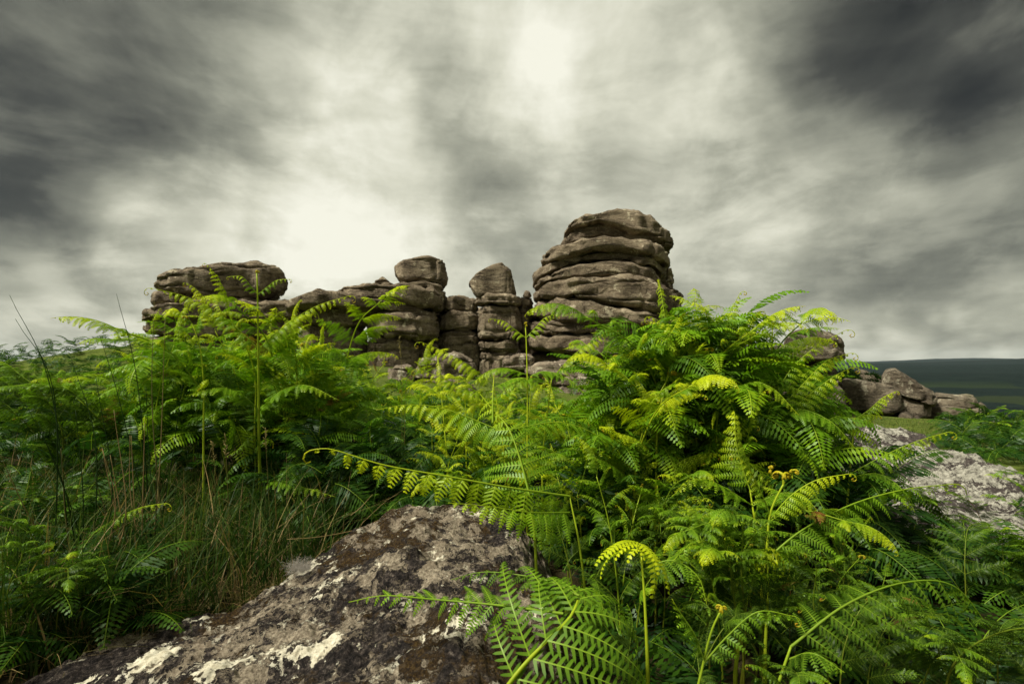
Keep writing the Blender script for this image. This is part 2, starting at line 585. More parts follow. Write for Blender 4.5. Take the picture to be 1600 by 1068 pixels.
# ------------------------------------------------------------------ rocks
def slab_geometry(top, bot, dc, depth=None, tilt=0.0, foot=3.4, n=7.5, m=5.5, amp=1.0, seed=0, nu=132, nv=56, zoff=0.0, lap=0.05):
    """a rounded slab: its upper and lower edges run as in the photo, at distance dc, with real depth behind"""
    top = np.array(top, float)
    bot = np.array(bot, float)
    xl, xr = min(top[0, 0], bot[0, 0]), max(top[-1, 0], bot[-1, 0])
    b = depth if depth else float(np.clip((xr - xl) / 2 / F * dc * .85, .35, 1.9))
    dz = dc - .55 * b
    a = (xr - xl) / 2 / F * dz
    xc = ((xl + xr) / 2 - 800) / F * dz
    th = np.linspace(0, 2 * np.pi, nu, endpoint=False)
    ps = np.linspace(-np.pi / 2, np.pi / 2, nv)
    sgnpow = lambda v, e: np.sign(v) * np.abs(v) ** e
    fx, fy = sgnpow(np.cos(th), 2 / foot), sgnpow(np.sin(th), 2 / foot)
    rp = np.abs(np.cos(ps)) ** (2 / n)
    rp[0] = rp[-1] = 0.0
    hp = sgnpow(np.sin(ps), 2 / m)
    # the plan outline is irregular
    irr = 1 + .20 * amp * fbm(np.stack([np.cos(th) * 1.4 + seed, np.sin(th) * 1.4, np.full(nu, seed * .37)], -1), 3, seed)
    rr, ff = np.meshgrid(rp, np.arange(nu), indexing='ij')
    ff = ff.astype(int)
    X = a * rr * fx[ff]
    Y = b * rr * fy[ff] * irr[ff]
    xpx = 800 + (X + xc) / dz * F
    zt = np.interp(xpx, top[:, 0], top[:, 1])
    zb = np.interp(xpx, bot[:, 0], bot[:, 1])
    zt = CAM_Z + (HZ - zt) / F * dz
    zb = CAM_Z + (HZ - zb) / F * dz - lap
    H = (hp[:, None] + 1) / 2
    Z = zb + (zt - zb) * H + Y * tilt + zoff
    ph = math.atan2(xc, dc)        # the slab stands square to its line of sight
    Xr = X * math.cos(ph) * 1.03
    V = np.stack([xc * dc / dz + Xr * math.cos(ph) + Y * math.sin(ph), dc - Xr * math.sin(ph) + Y * math.cos(ph), Z], -1)
    # normals
    du = np.roll(V, -1, 1) - np.roll(V, 1, 1)
    dv = np.gradient(V, axis=0)
    N = np.cross(du, dv)
    L = np.linalg.norm(N, axis=-1, keepdims=True)
    N = np.where(L > 1e-9, N / np.maximum(L, 1e-9), 0)
    N[0] = (0, 0, -1)
    N[-1] = (0, 0, 1)
    p = V.reshape(-1, 3)
    q = p + seed * 3.17
    thick = np.clip((zt - zb).reshape(-1), .05, 1.2)
    # broad swells, broken facets with sharp arrises, pits
    fa = fbm(q * np.array([1.9, 1.9, 1.2]), 2, seed + 3)
    dsp = .08 * fbm(q * 1.1, 3, seed) - .11 * np.abs(fa) ** .8 + .04 + .05 * fbm(q * np.array([3.2, 3.2, 5.5]), 3, seed + 5)
    dsp = dsp - .035 * np.abs(fbm(q * np.array([4.6, 4.6, 7]), 3, seed + 6)) + .022 * fbm(q * 12, 3, seed + 9)
    # bedding joints: wandering horizontal grooves
    zz = q[:, 2] * 3.9 + 1.1 * fbm(q * .8, 3, seed + 13)
    gr = np.abs(zz - np.round(zz))
    dsp = dsp - .12 * np.exp(-(gr / .075) ** 2) * sstep(-.45, .15, vnoise(q * .55, seed + 21))
    # upright joints
    jj = q[:, 0] * .75 + .35 * fbm(q * np.array([.6, .6, 1.5]), 2, seed + 31)
    jr = np.abs(jj - np.round(jj))
    dsp = dsp - .09 * np.exp(-(jr / .026) ** 2) * sstep(.0, .4, vnoise(q * .7 + 9, seed + 23))
    dsp = dsp * amp * np.clip(thick / .30, .30, 1.0)
    p = p + N.reshape(-1, 3) * dsp[:, None]
    i, j = np.meshgrid(np.arange(nv - 1), np.arange(nu), indexing='ij')
    A = i * nu + j
    B = i * nu + (j + 1) % nu
    f = np.stack([A, B, B + nu, A + nu], -1).reshape(-1, 4)
    return p, f


_seed = [3]


def add_slab(parent, top, bot, dc, mat, name='slab', **kw):
    _seed[0] += 1
    kw.setdefault('seed', _seed[0])
    v, f = slab_geometry(top, bot, dc, **kw)
    org = np.array(parent.location) if parent is not None else np.array([v[:, 0].mean(), v[:, 1].mean(), v[:, 2].min()])
    me = to_mesh(name, v - org, f)
    o = mesh_obj(name, me, mat, parent)
    if parent is None:
        o.location = org
    return o


def outcrop(px, py, d, label, group=None, name='granite_outcrop', cat='rock outcrop'):
    p = P(px, py, d)
    e = empty(name, (p[0], p[1], float(ground_z(p[0], p[1]))))
    tag(e, label, cat, group)
    return e


# --- the tall layered stack
TD = 15.4
tower = outcrop(945, 560, TD, 'tallest granite stack, many wavy layers under an overhanging cap')
tw = dict(depth=2.0)
add_slab(tower, [(878, 360), (893, 346), (915, 342), (940, 340), (962, 332), (985, 336), (1010, 343), (1030, 356), (1044, 368), (1049, 378)],
         [(878, 364), (890, 360), (935, 353), (965, 360), (985, 373), (1010, 379), (1035, 390), (1045, 388), (1049, 382)], TD, M_TOR, depth=1.7)
add_slab(tower, [(873, 380), (884, 366), (905, 359), (940, 352), (960, 356), (990, 366), (1040, 386)],
         [(873, 385), (905, 381), (945, 377), (985, 385), (1020, 393), (1040, 396)], TD + .15, M_TOR, depth=1.7)
add_slab(tower, [(842, 398), (858, 387), (890, 382), (945, 374), (985, 380), (1020, 390), (1043, 402)],
         [(842, 403), (856, 411), (890, 405), (940, 397), (985, 398), (1020, 408), (1035, 418), (1043, 412)], TD - .1, M_TOR, depth=2.05)
add_slab(tower, [(831, 425), (845, 414), (870, 410), (920, 402), (950, 400), (1000, 406), (1038, 420)],
         [(831, 444), (860, 430), (900, 419), (935, 413), (980, 417), (1010, 426), (1028, 434), (1038, 428)], TD + .25, M_TOR, depth=2.0)
add_slab(tower, [(833, 443), (860, 431), (900, 419), (940, 413), (980, 418), (1010, 428), (1034, 444)],
         [(833, 449), (860, 443), (890, 440), (930, 439), (980, 437), (1010, 443), (1025, 450), (1034, 452)], TD + .1, M_TOR, depth=2.0)
add_slab(tower, [(831, 456), (845, 444), (880, 440), (930, 438), (980, 435), (1010, 441), (1040, 456), (1071, 490)],
         [(831, 464), (860, 467), (900, 469), (940, 480), (980, 486), (1030, 493), (1060, 497), (1071, 496)], TD, M_TOR, depth=2.15, nu=180, nv=76)
add_slab(tower, [(824, 482), (840, 468), (880, 468), (920, 473), (950, 482), (990, 488), (1030, 494), (1062, 506)],
         [(824, 492), (850, 499), (880, 505), (920, 503), (960, 508), (1000, 513), (1045, 521), (1062, 517)], TD + .05, M_TOR, depth=2.1, nu=170)
add_slab(tower, [(822, 500), (850, 499), (880, 505), (920, 503), (960, 509), (1000, 513), (1050, 522)],
         [(822, 518), (870, 523), (930, 521), (990, 523), (1050, 528)], TD + .1, M_TOR, depth=2.05)
add_slab(tower, [(822, 524), (870, 523), (930, 521), (990, 524), (1046, 530)],
         [(822, 541), (870, 549), (920, 557), (960, 557), (1000, 550), (1046, 545)], TD, M_TOR, depth=2.05)
add_slab(tower, [(812, 550), (870, 552), (980, 550), (1040, 546)], [(812, 640), (940, 640), (1040, 640)], TD + .6, M_TOR, depth=1.8)
add_slab(tower, [(1028, 420), (1040, 411), (1052, 425)], [(1028, 448), (1044, 451), (1052, 444)], TD + 1.0, M_TOR, depth=.7)
add_slab(tower, [(1030, 455), (1045, 448), (1060, 451), (1067, 462)], [(1030, 470), (1050, 473), (1067, 468)], TD + .7, M_TOR, depth=.8)
add_slab(tower, [(1040, 500), (1062, 486), (1078, 500)], [(1040, 620), (1060, 620), (1078, 620)], TD + 1.0, M_TOR, depth=.7)

# --- low outcrop at the left with the long cap
LD = 16.2
left = outcrop(350, 540, LD, 'broad granite outcrop with long overhanging cap, behind the tallest thin fern stalk')
add_slab(left, [(246, 443), (262, 432), (300, 421), (335, 416), (365, 411), (400, 408), (430, 409), (441, 414), (447, 425), (454, 434)],
         [(246, 449), (270, 459), (300, 468), (340, 471), (400, 464), (435, 456), (450, 443), (454, 438)], LD, M_TOR, depth=2.0, nu=180, nv=76)
add_slab(left, [(243, 468), (255, 461), (300, 466), (380, 467), (442, 460)], [(243, 476), (262, 480), (300, 476), (380, 478), (442, 474)], LD + .1, M_TOR, depth=1.9)
add_slab(left, [(232, 495), (250, 484), (290, 475), (350, 472), (430, 468), (462, 466), (492, 476)], [(232, 503), (300, 503), (400, 500), (492, 494)], LD, M_TOR, depth=2.1)
add_slab(left, [(231, 509), (260, 503), (300, 502), (400, 500), (475, 498)], [(231, 518), (300, 527), (400, 526), (475, 524)], LD + .1, M_TOR, depth=2.0)
add_slab(left, [(212, 532), (250, 526), (400, 525), (485, 526)], [(212, 590), (300, 600), (485, 600)], LD + .2, M_TOR, depth=2.0)

# --- middle outcrop
MD = 14.4
mid = outcrop(610, 560, MD, 'wide middle granite outcrop of stacked slabs below the perched square boulder')
add_slab(mid, [(621, 448), (640, 440), (665, 438), (690, 445), (696, 455)], [(621, 452), (660, 456), (696, 464)], MD + .5, M_TOR, depth=.9)
add_slab(mid, [(528, 456), (545, 450), (590, 448), (640, 449), (675, 451), (694, 458)], [(528, 462), (570, 470), (620, 473), (660, 479), (694, 482)], MD + .2, M_TOR, depth=1.5)
add_slab(mid, [(450, 474), (490, 461), (530, 457), (575, 464), (620, 473), (660, 480), (691, 483)], [(450, 484), (520, 484), (560, 487), (615, 488), (660, 496), (691, 499)], MD, M_TOR, depth=1.5)
add_slab(mid, [(464, 486), (510, 480), (545, 480), (579, 487)], [(464, 506), (520, 509), (560, 507), (579, 502)], MD - .2, M_TOR, depth=1.0)
add_slab(mid, [(574, 495), (600, 490), (640, 489), (670, 494), (687, 500)], [(574, 523), (620, 526), (660, 529), (687, 522)], MD, M_TOR, depth=1.3)
add_slab(mid, [(470, 509), (540, 507), (574, 512)], [(470, 590), (540, 590), (574, 590)], MD - .1, M_TOR, depth=.9)
add_slab(mid, [(574, 528), (620, 526), (657, 530)], [(574, 600), (620, 600), (657, 600)], MD - .15, M_TOR, depth=1.0)
add_slab(mid, [(640, 530), (670, 526), (688, 530)], [(640, 600), (670, 600), (688, 600)], MD + .5, M_TOR, depth=.8)

# --- the two pillars beside it
PD = 14.8
pil1 = outcrop(717, 555, PD, 'short pillar of three stacked granite blocks right of the square boulder')
add_slab(pil1, [(687, 466), (700, 461), (725, 463), (746, 472)], [(687, 486), (715, 485), (746, 487)], PD + .3, M_TOR, depth=.75)
add_slab(pil1, [(688, 491), (710, 487), (735, 487), (747, 492)], [(688, 512), (715, 515), (747, 512)], PD + .2, M_TOR, depth=.75)
add_slab(pil1, [(684, 520), (710, 516), (735, 516), (750, 520)], [(684, 590), (715, 590), (750, 590)], PD + .2, M_TOR, depth=.8)
add_slab(pil1, [(600, 490), (680, 478), (740, 480), (800, 476), (850, 478)], [(600, 610), (720, 610), (850, 610)], PD + 1.9, M_TOR, depth=.8)
pil2 = outcrop(778, 560, PD, 'slim granite pillar carrying the tilted boulder')
add_slab(pil2, [(743, 465), (760, 460), (790, 459), (813, 464)], [(743, 472), (775, 474), (813, 474)], PD, M_TOR, depth=.75)
add_slab(pil2, [(746, 480), (765, 475), (795, 475), (812, 478)], [(746, 526), (775, 531), (812, 527)], PD, M_TOR, depth=.75, n=8, nv=56, seed=77)
add_slab(pil2, [(748, 534), (775, 531), (807, 531)], [(748, 545), (775, 547), (807, 545)], PD, M_TOR, depth=.7)
add_slab(pil2, [(748, 548), (772, 546), (797, 549)], [(748, 595), (775, 595), (797, 595)], PD - .05, M_TOR, depth=.7)
tag(add_slab(None, [(811, 465), (820, 454), (831, 456)], [(811, 530), (820, 545), (831, 540)], PD + .5, M_TOR, name='standing_stone', depth=.5),
    'narrow upright granite stone wedged against the tallest stack', 'rock')

# --- boulders resting on top
tag(add_slab(None, [(619, 416), (633, 407), (655, 403), (674, 400), (690, 404), (696, 414), (698, 430)],
             [(619, 426), (632, 440), (655, 438), (680, 441), (692, 447), (698, 440)], MD + .5, M_TOR, name='perched_boulder', depth=.72, n=9, m=8, foot=4.2, amp=.6),
    'square granite boulder perched on top of the middle outcrop', 'boulder')
tag(add_slab(None, [(733, 441), (745, 429), (768, 415), (783, 412), (796, 422), (802, 440), (806, 457)],
             [(735, 442), (741, 455), (748, 463), (770, 460), (805, 461)], PD, M_TOR, name='tilted_boulder', depth=.66, n=12, m=11, foot=4.5, amp=.42),
    'tilted granite boulder with slanting top balanced on the slim pillar', 'boulder')
tag(add_slab(None, [(578, 449), (590, 438), (597, 433), (606, 439), (620, 449)], [(578, 452), (600, 453), (620, 452)], MD + .9, M_TOR, name='pointed_stone', depth=.5, amp=.6),
    'small pointed stone on the skyline of the middle outcrop', 'rock')
tag(add_slab(None, [(489, 455), (497, 450), (515, 455)], [(489, 460), (500, 461), (515, 461)], MD + .8, M_TOR, name='small_stone', depth=.3, amp=.5),
    'tiny flat stone lying on the left shoulder of middle outcrop', 'rock')

# --- pale boulders at the foot
for top, bot, d, lab in (
    ([(648, 580), (660, 562), (690, 553), (708, 565), (714, 580)], [(648, 590), (680, 596), (714, 590)], 11.0, 'pale wedge boulder in front of the two pillars, above the ferns'),
    ([(686, 596), (705, 588), (735, 597), (748, 612)], [(686, 615), (720, 625), (748, 622)], 9.5, 'pale boulder half sunk among ferns below the wedge boulder'),
    ([(606, 574), (620, 570), (640, 573), (646, 582)], [(606, 592), (625, 596), (646, 592)], 11.0, 'small brown stone below the middle outcrop'),
    ([(786, 560), (810, 552), (835, 556)], [(786, 572), (810, 575), (835, 572)], 12.6, 'low stone at the foot of the slim pillar'),
    ([(690, 556), (710, 548), (740, 560), (746, 575)], [(690, 585), (720, 592), (746, 588)], 12.2, 'pale leaning slab behind the wedge boulder'),
):
    tag(add_slab(None, top, bot, d, M_PALE, name='pale_boulder', amp=.7), lab, 'boulder', 'pale boulders at the foot of the tor')
shelf = outcrop(900, 590, 11.6, 'pale flat granite ledges at the foot of the tallest stack', name='granite_ledge', cat='rock ledge')
add_slab(shelf, [(818, 575), (850, 566), (900, 566), (960, 568), (1010, 572)], [(818, 582), (880, 586), (950, 586), (1010, 584)], 11.8, M_PALE, depth=1.2)
add_slab(shelf, [(855, 590), (900, 586), (950, 586), (1000, 588)], [(855, 599), (920, 601), (1000, 598)], 11.6, M_PALE, depth=1.1)
add_slab(shelf, [(850, 603), (900, 601), (1000, 602)], [(850, 625), (920, 632), (1000, 625)], 11.6, M_PALE, depth=1.1)

# --- right-hand rocks
RD = 10.2
rb = outcrop(1262, 590, RD, 'granite slabs carrying the flat-topped boulder right of the fern bush')
add_slab(rb, [(1182, 548), (1210, 541), (1260, 542), (1300, 545), (1316, 552)], [(1182, 556), (1240, 559), (1290, 560), (1316, 558)], RD, M_RIGHT, depth=.85)
add_slab(rb, [(1212, 566), (1250, 560), (1305, 562)], [(1212, 596), (1260, 600), (1305, 596)], RD + .35, M_RIGHT, depth=.6)
add_slab(rb, [(1190, 606), (1240, 600), (1318, 602)], [(1190, 690), (1250, 690), (1318, 690)], RD - .1, M_RIGHT, depth=.9)
tag(add_slab(None, [(1224, 534), (1236, 518), (1258, 512), (1285, 515), (1305, 521), (1315, 530), (1317, 542)],
             [(1224, 542), (1260, 547), (1300, 552), (1312, 556), (1317, 549)], RD - .05, M_RIGHT, name='flat_topped_boulder', depth=.6, n=7, m=4, amp=.7),
    'rounded flat-topped granite boulder beside the right shoulder of fern bush', 'boulder')
QD = 11.0
rc = outcrop(1420, 655, QD, 'low granite outcrop with a slanting slab, standing on the short turf')
add_slab(rc, [(1302, 600), (1320, 593), (1360, 600), (1392, 606), (1404, 615)], [(1302, 634), (1340, 638), (1380, 640), (1404, 634)], QD, M_RIGHT, depth=.75, n=10, m=9, foot=5, amp=.75)
add_slab(rc, [(1325, 586), (1345, 579), (1368, 586), (1382, 594)], [(1325, 600), (1350, 604), (1382, 606)], QD + .6, M_RIGHT, depth=.6, n=10, m=9, foot=5, amp=.75)
sl = add_slab(rc, [(1378, 590), (1386, 580), (1398, 578), (1412, 585), (1440, 604), (1461, 619)], [(1378, 600), (1392, 608), (1415, 618), (1440, 625), (1455, 627), (1461, 623)], QD - .1, M_RIGHT, depth=.6, n=10, m=9, foot=5, amp=.75)
add_slab(rc, [(1388, 612), (1410, 617), (1440, 626), (1452, 634)], [(1388, 640), (1420, 645), (1440, 648), (1452, 646)], QD, M_RIGHT, depth=.6, n=10, m=9, foot=5, amp=.75)
add_slab(rc, [(1446, 622), (1462, 617), (1500, 618), (1520, 620), (1526, 628)], [(1446, 630), (1480, 634), (1510, 635), (1526, 634)], QD + .1, M_RIGHT, depth=.6, n=10, m=9, foot=5, amp=.75)
add_slab(rc, [(1438, 642), (1460, 635), (1500, 637), (1530, 640), (1539, 650)], [(1438, 652), (1480, 660), (1520, 662), (1539, 660)], QD, M_RIGHT, depth=.75, n=10, m=9, foot=5, amp=.75)
add_slab(rc, [(1450, 662), (1490, 660), (1535, 662)], [(1450, 676), (1490, 680), (1535, 678)], QD + .2, M_RIGHT, depth=.6, n=10, m=9, foot=5, amp=.75)
add_slab(rc, [(1300, 640), (1350, 640), (1412, 645)], [(1300, 664), (1350, 670), (1412, 668)], QD + .3, M_RIGHT, depth=.6, n=10, m=9, foot=5, amp=.75)
for top, bot, lab in (
    ([(1403, 652), (1412, 643), (1424, 650), (1430, 660)], [(1403, 664), (1415, 667), (1430, 665)], 'brown stone on the turf under the slanting slab'),
    ([(1420, 662), (1432, 651), (1445, 658)], [(1420, 668), (1432, 671), (1445, 668)], 'pale wedge stone beside the brown stone on the turf'),
    ([(1446, 662), (1456, 655), (1470, 662), (1486, 670)], [(1446, 670), (1465, 675), (1486, 674)], 'long low stone in front of the low right outcrop'),
    ([(1490, 668), (1498, 661), (1512, 670)], [(1490, 673), (1500, 675), (1512, 674)], 'smallest stone at the right end of low outcrop'),
    ([(1524, 634), (1532, 628), (1542, 636)], [(1524, 642), (1534, 643), (1542, 641)], 'small block on the far right end of the low outcrop'),
):
    tag(add_slab(None, top, bot, 10.2 if 'block' not in lab else QD, M_RIGHT, name='loose_stone', amp=.5, nu=40, nv=20), lab, 'rock', 'loose stones by the low right outcrop')


# --- foreground boulder and the white rock at the right: humped sheets of granite rising from the soil
def hump(name, mat, outline, zfun, res, label, cat, seed, amp=1.0, edge=.22, sink=.35):
    """solid boulder over a plan outline (world x,y), with its top given by zfun"""
    out = np.array(outline, float)
    c = out.mean(0)
    d = out - c
    an = np.arctan2(d[:, 1], d[:, 0])
    o = np.argsort(an)
    an, rd = an[o], np.hypot(d[:, 0], d[:, 1])[o]
    nth, nr_ = res
    th = np.linspace(-np.pi, np.pi, nth, endpoint=False)
    rmax = np.interp(th, np.concatenate([an - 2 * np.pi, an, an + 2 * np.pi]), np.tile(rd, 3))
    rmax = rmax * (1 + .05 * fbm(np.stack([np.cos(th) * 2.5, np.sin(th) * 2.5, th * 0 + seed], -1), 4, seed))
    s = np.linspace(0, 1, nr_)
    ss, tt = np.meshgrid(s, np.arange(nth), indexing='ij')
    tt = tt.astype(int)
    q = np.minimum(ss / .9, 1.0)
    X = c[0] + q * rmax[tt] * np.cos(th[tt])
    Y = c[1] + q * rmax[tt] * np.sin(th[tt])
    top = zfun(X, Y)
    dist = (1 - q) * rmax[tt]
    rnd = np.sqrt(np.clip(1 - (1 - np.clip(dist / edge, 0, 1)) ** 2, 0, 1))
    gz = ground_z(X, Y)
    Z = (gz - .05) + (top - gz + .05) * rnd
    Z = np.where(ss > .9, gz - .05 - (ss - .9) / .1 * sink, Z)
    p = np.stack([X, Y, Z], -1).reshape(-1, 3)
    n1 = fbm(p * 2.2 + seed, 4, seed) * .085 + fbm(p * 8 + seed, 4, seed + 3) * .040 + np.abs(fbm(p * 24, 3, seed + 7)) * .020 + fbm(p * 62, 2, seed + 8) * .006
    k = np.clip(rnd.reshape(-1) + .25, 0, 1)
    p[:, 2] += n1 * amp * k
    i, j = np.meshgrid(np.arange(nr_ - 1), np.arange(nth), indexing='ij')
    A = i * nth + j
    B = i * nth + (j + 1) % nth
    f = np.stack([A, A + nth, B + nth, B], -1).reshape(-1, 4)
    org = np.array([c[0], c[1], float(ground_z(c[0], c[1]))])
    o = mesh_obj(name, to_mesh(name, p - org, f), mat)
    o.location = org
    return tag(o, label, cat)


FORE = [(-1.66, .95), (-1.44, 1.5), (-1.02, 1.95), (-.78, 2.2), (-.46, 2.5), (-.1, 2.52), (.12, 2.35), (.19, 1.9), (.17, 1.2), (.05, .6), (-.6, .35), (-1.45, .5)]
BOULDER = hump('lichen_boulder', M_CRUST, FORE,
     lambda x, y: .265 + .03 * np.sin(x * 2.7 + .6) - .19 * sstep(-.3, -1.4, x) + .03 * (y - 1.5) - .13 * sstep(-.15, .25, x),
     (620, 340), 'large lichen-crusted boulder in the foreground with cream and black patches', 'boulder', 41)
WR = [(3.2, 4.95), (3.6, 4.8), (3.66, 4.2), (3.45, 3.6), (3.0, 2.9), (2.5, 2.4), (1.95, 2.4), (2.0, 3.0), (2.55, 4.0)]
hump('white_boulder', M_WHITE, WR,
     lambda x, y: .10 + .24 * sstep(2.6, 4.6, y) - .10 * sstep(3.2, 3.9, x) + .04 * np.sin(x * 5 + y * 3),
     (220, 110), 'low white lichened rock slab beside the short turf', 'boulder', 57, amp=1.5)

FORE_P = np.array(FORE)
WR_P = np.array(WR)


def inside(poly, x, y, grow=1.0):
    c = poly.mean(0)
    q = (poly - c) * grow + c
    n = len(q)
    r = False
    j = n - 1
    for i in range(n):
        if (q[i, 1] > y) != (q[j, 1] > y) and x < (q[j, 0] - q[i, 0]) * (y - q[i, 1]) / (q[j, 1] - q[i, 1]) + q[i, 0]:
            r = not r
        j = i
    return r


# ------------------------------------------------------------------ ferns
def nrmz(v):
    return v / np.maximum(np.linalg.norm(v, axis=-1, keepdims=True), 1e-9)


def resample(pts, n):
    pts = np.asarray(pts, float)
    if len(pts) > 2:      # Catmull-Rom through the points
        e = np.vstack([2 * pts[0] - pts[1], pts, 2 * pts[-1] - pts[-2]])
        o = []
        for i in range(1, len(e) - 2):
            t = np.linspace(0, 1, 16, endpoint=False)[:, None]
            a, b, c, d = e[i - 1], e[i], e[i + 1], e[i + 2]
            o.append(.5 * (2 * b + (c - a) * t + (2 * a - 5 * b + 4 * c - d) * t ** 2 + (3 * b - a - 3 * c + d) * t ** 3))
        pts = np.vstack(o + [pts[-1:]])
    s = np.concatenate([[0], np.cumsum(np.linalg.norm(np.diff(pts, axis=0), axis=1))])
    u = np.linspace(0, s[-1], n)
    return np.stack([np.interp(u, s, pts[:, k]) for k in range(3)], -1), s[-1]


class Buf:
    def __init__(s):
        s.v, s.f, s.c, s.n = [], [], [], 0

    def add(s, v, f, c):
        s.v.append(v)
        s.c.append(c)
        s.f += [tuple(int(k) + s.n for k in q) for q in f]
        s.n += len(v)

    def mesh(s, name, smooth=True):
        return to_mesh(name, np.vstack(s.v), s.f, smooth, np.vstack(s.c))


def tube(buf, path, radii, col, sides=5):
    path = np.asarray(path)
    n = len(path)
    T = nrmz(np.gradient(path, axis=0))
    ref = np.array([0.13, .21, .97]) if abs(T[0, 2]) < .9 else np.array([.97, .2, .1])
    A = nrmz(np.cross(T, ref))
    B = np.cross(T, A)
    th = np.linspace(0, 2 * np.pi, sides, endpoint=False)
    ring = path[:, None] + np.asarray(radii)[:, None, None] * (A[:, None] * np.cos(th)[None, :, None] + B[:, None] * np.sin(th)[None, :, None])
    v = ring.reshape(-1, 3)
    f = []
    for i in range(n - 1):
        for j in range(sides):
            k = (j + 1) % sides
            f.append((i * sides + j, i * sides + k, (i + 1) * sides + k, (i + 1) * sides + j))
    f.append(tuple(range((n - 1) * sides, n * sides)))
    c = np.repeat(np.asarray(col, float).reshape(-1, 4) if np.ndim(col) > 1 else np.tile(col, (n, 1)), sides, axis=0)
    buf.add(v, f, c)


def curl_path(p0, T, N, length, turns, n=18):
    """unopened tip: a tightening spiral in the plane of T and -N"""
    T, N = nrmz(T), nrmz(N)
    a, p, out = 0.0, np.array(p0, float), []
    step = length / n
    for i in range(n):
        u = i / n
        a += turns * 2 * math.pi / n * (.35 + 1.3 * u)
        p = p + step * (1 - .62 * u) * (T * math.cos(a) - N * math.sin(a))
        out.append(p.copy())
    return np.array(out)


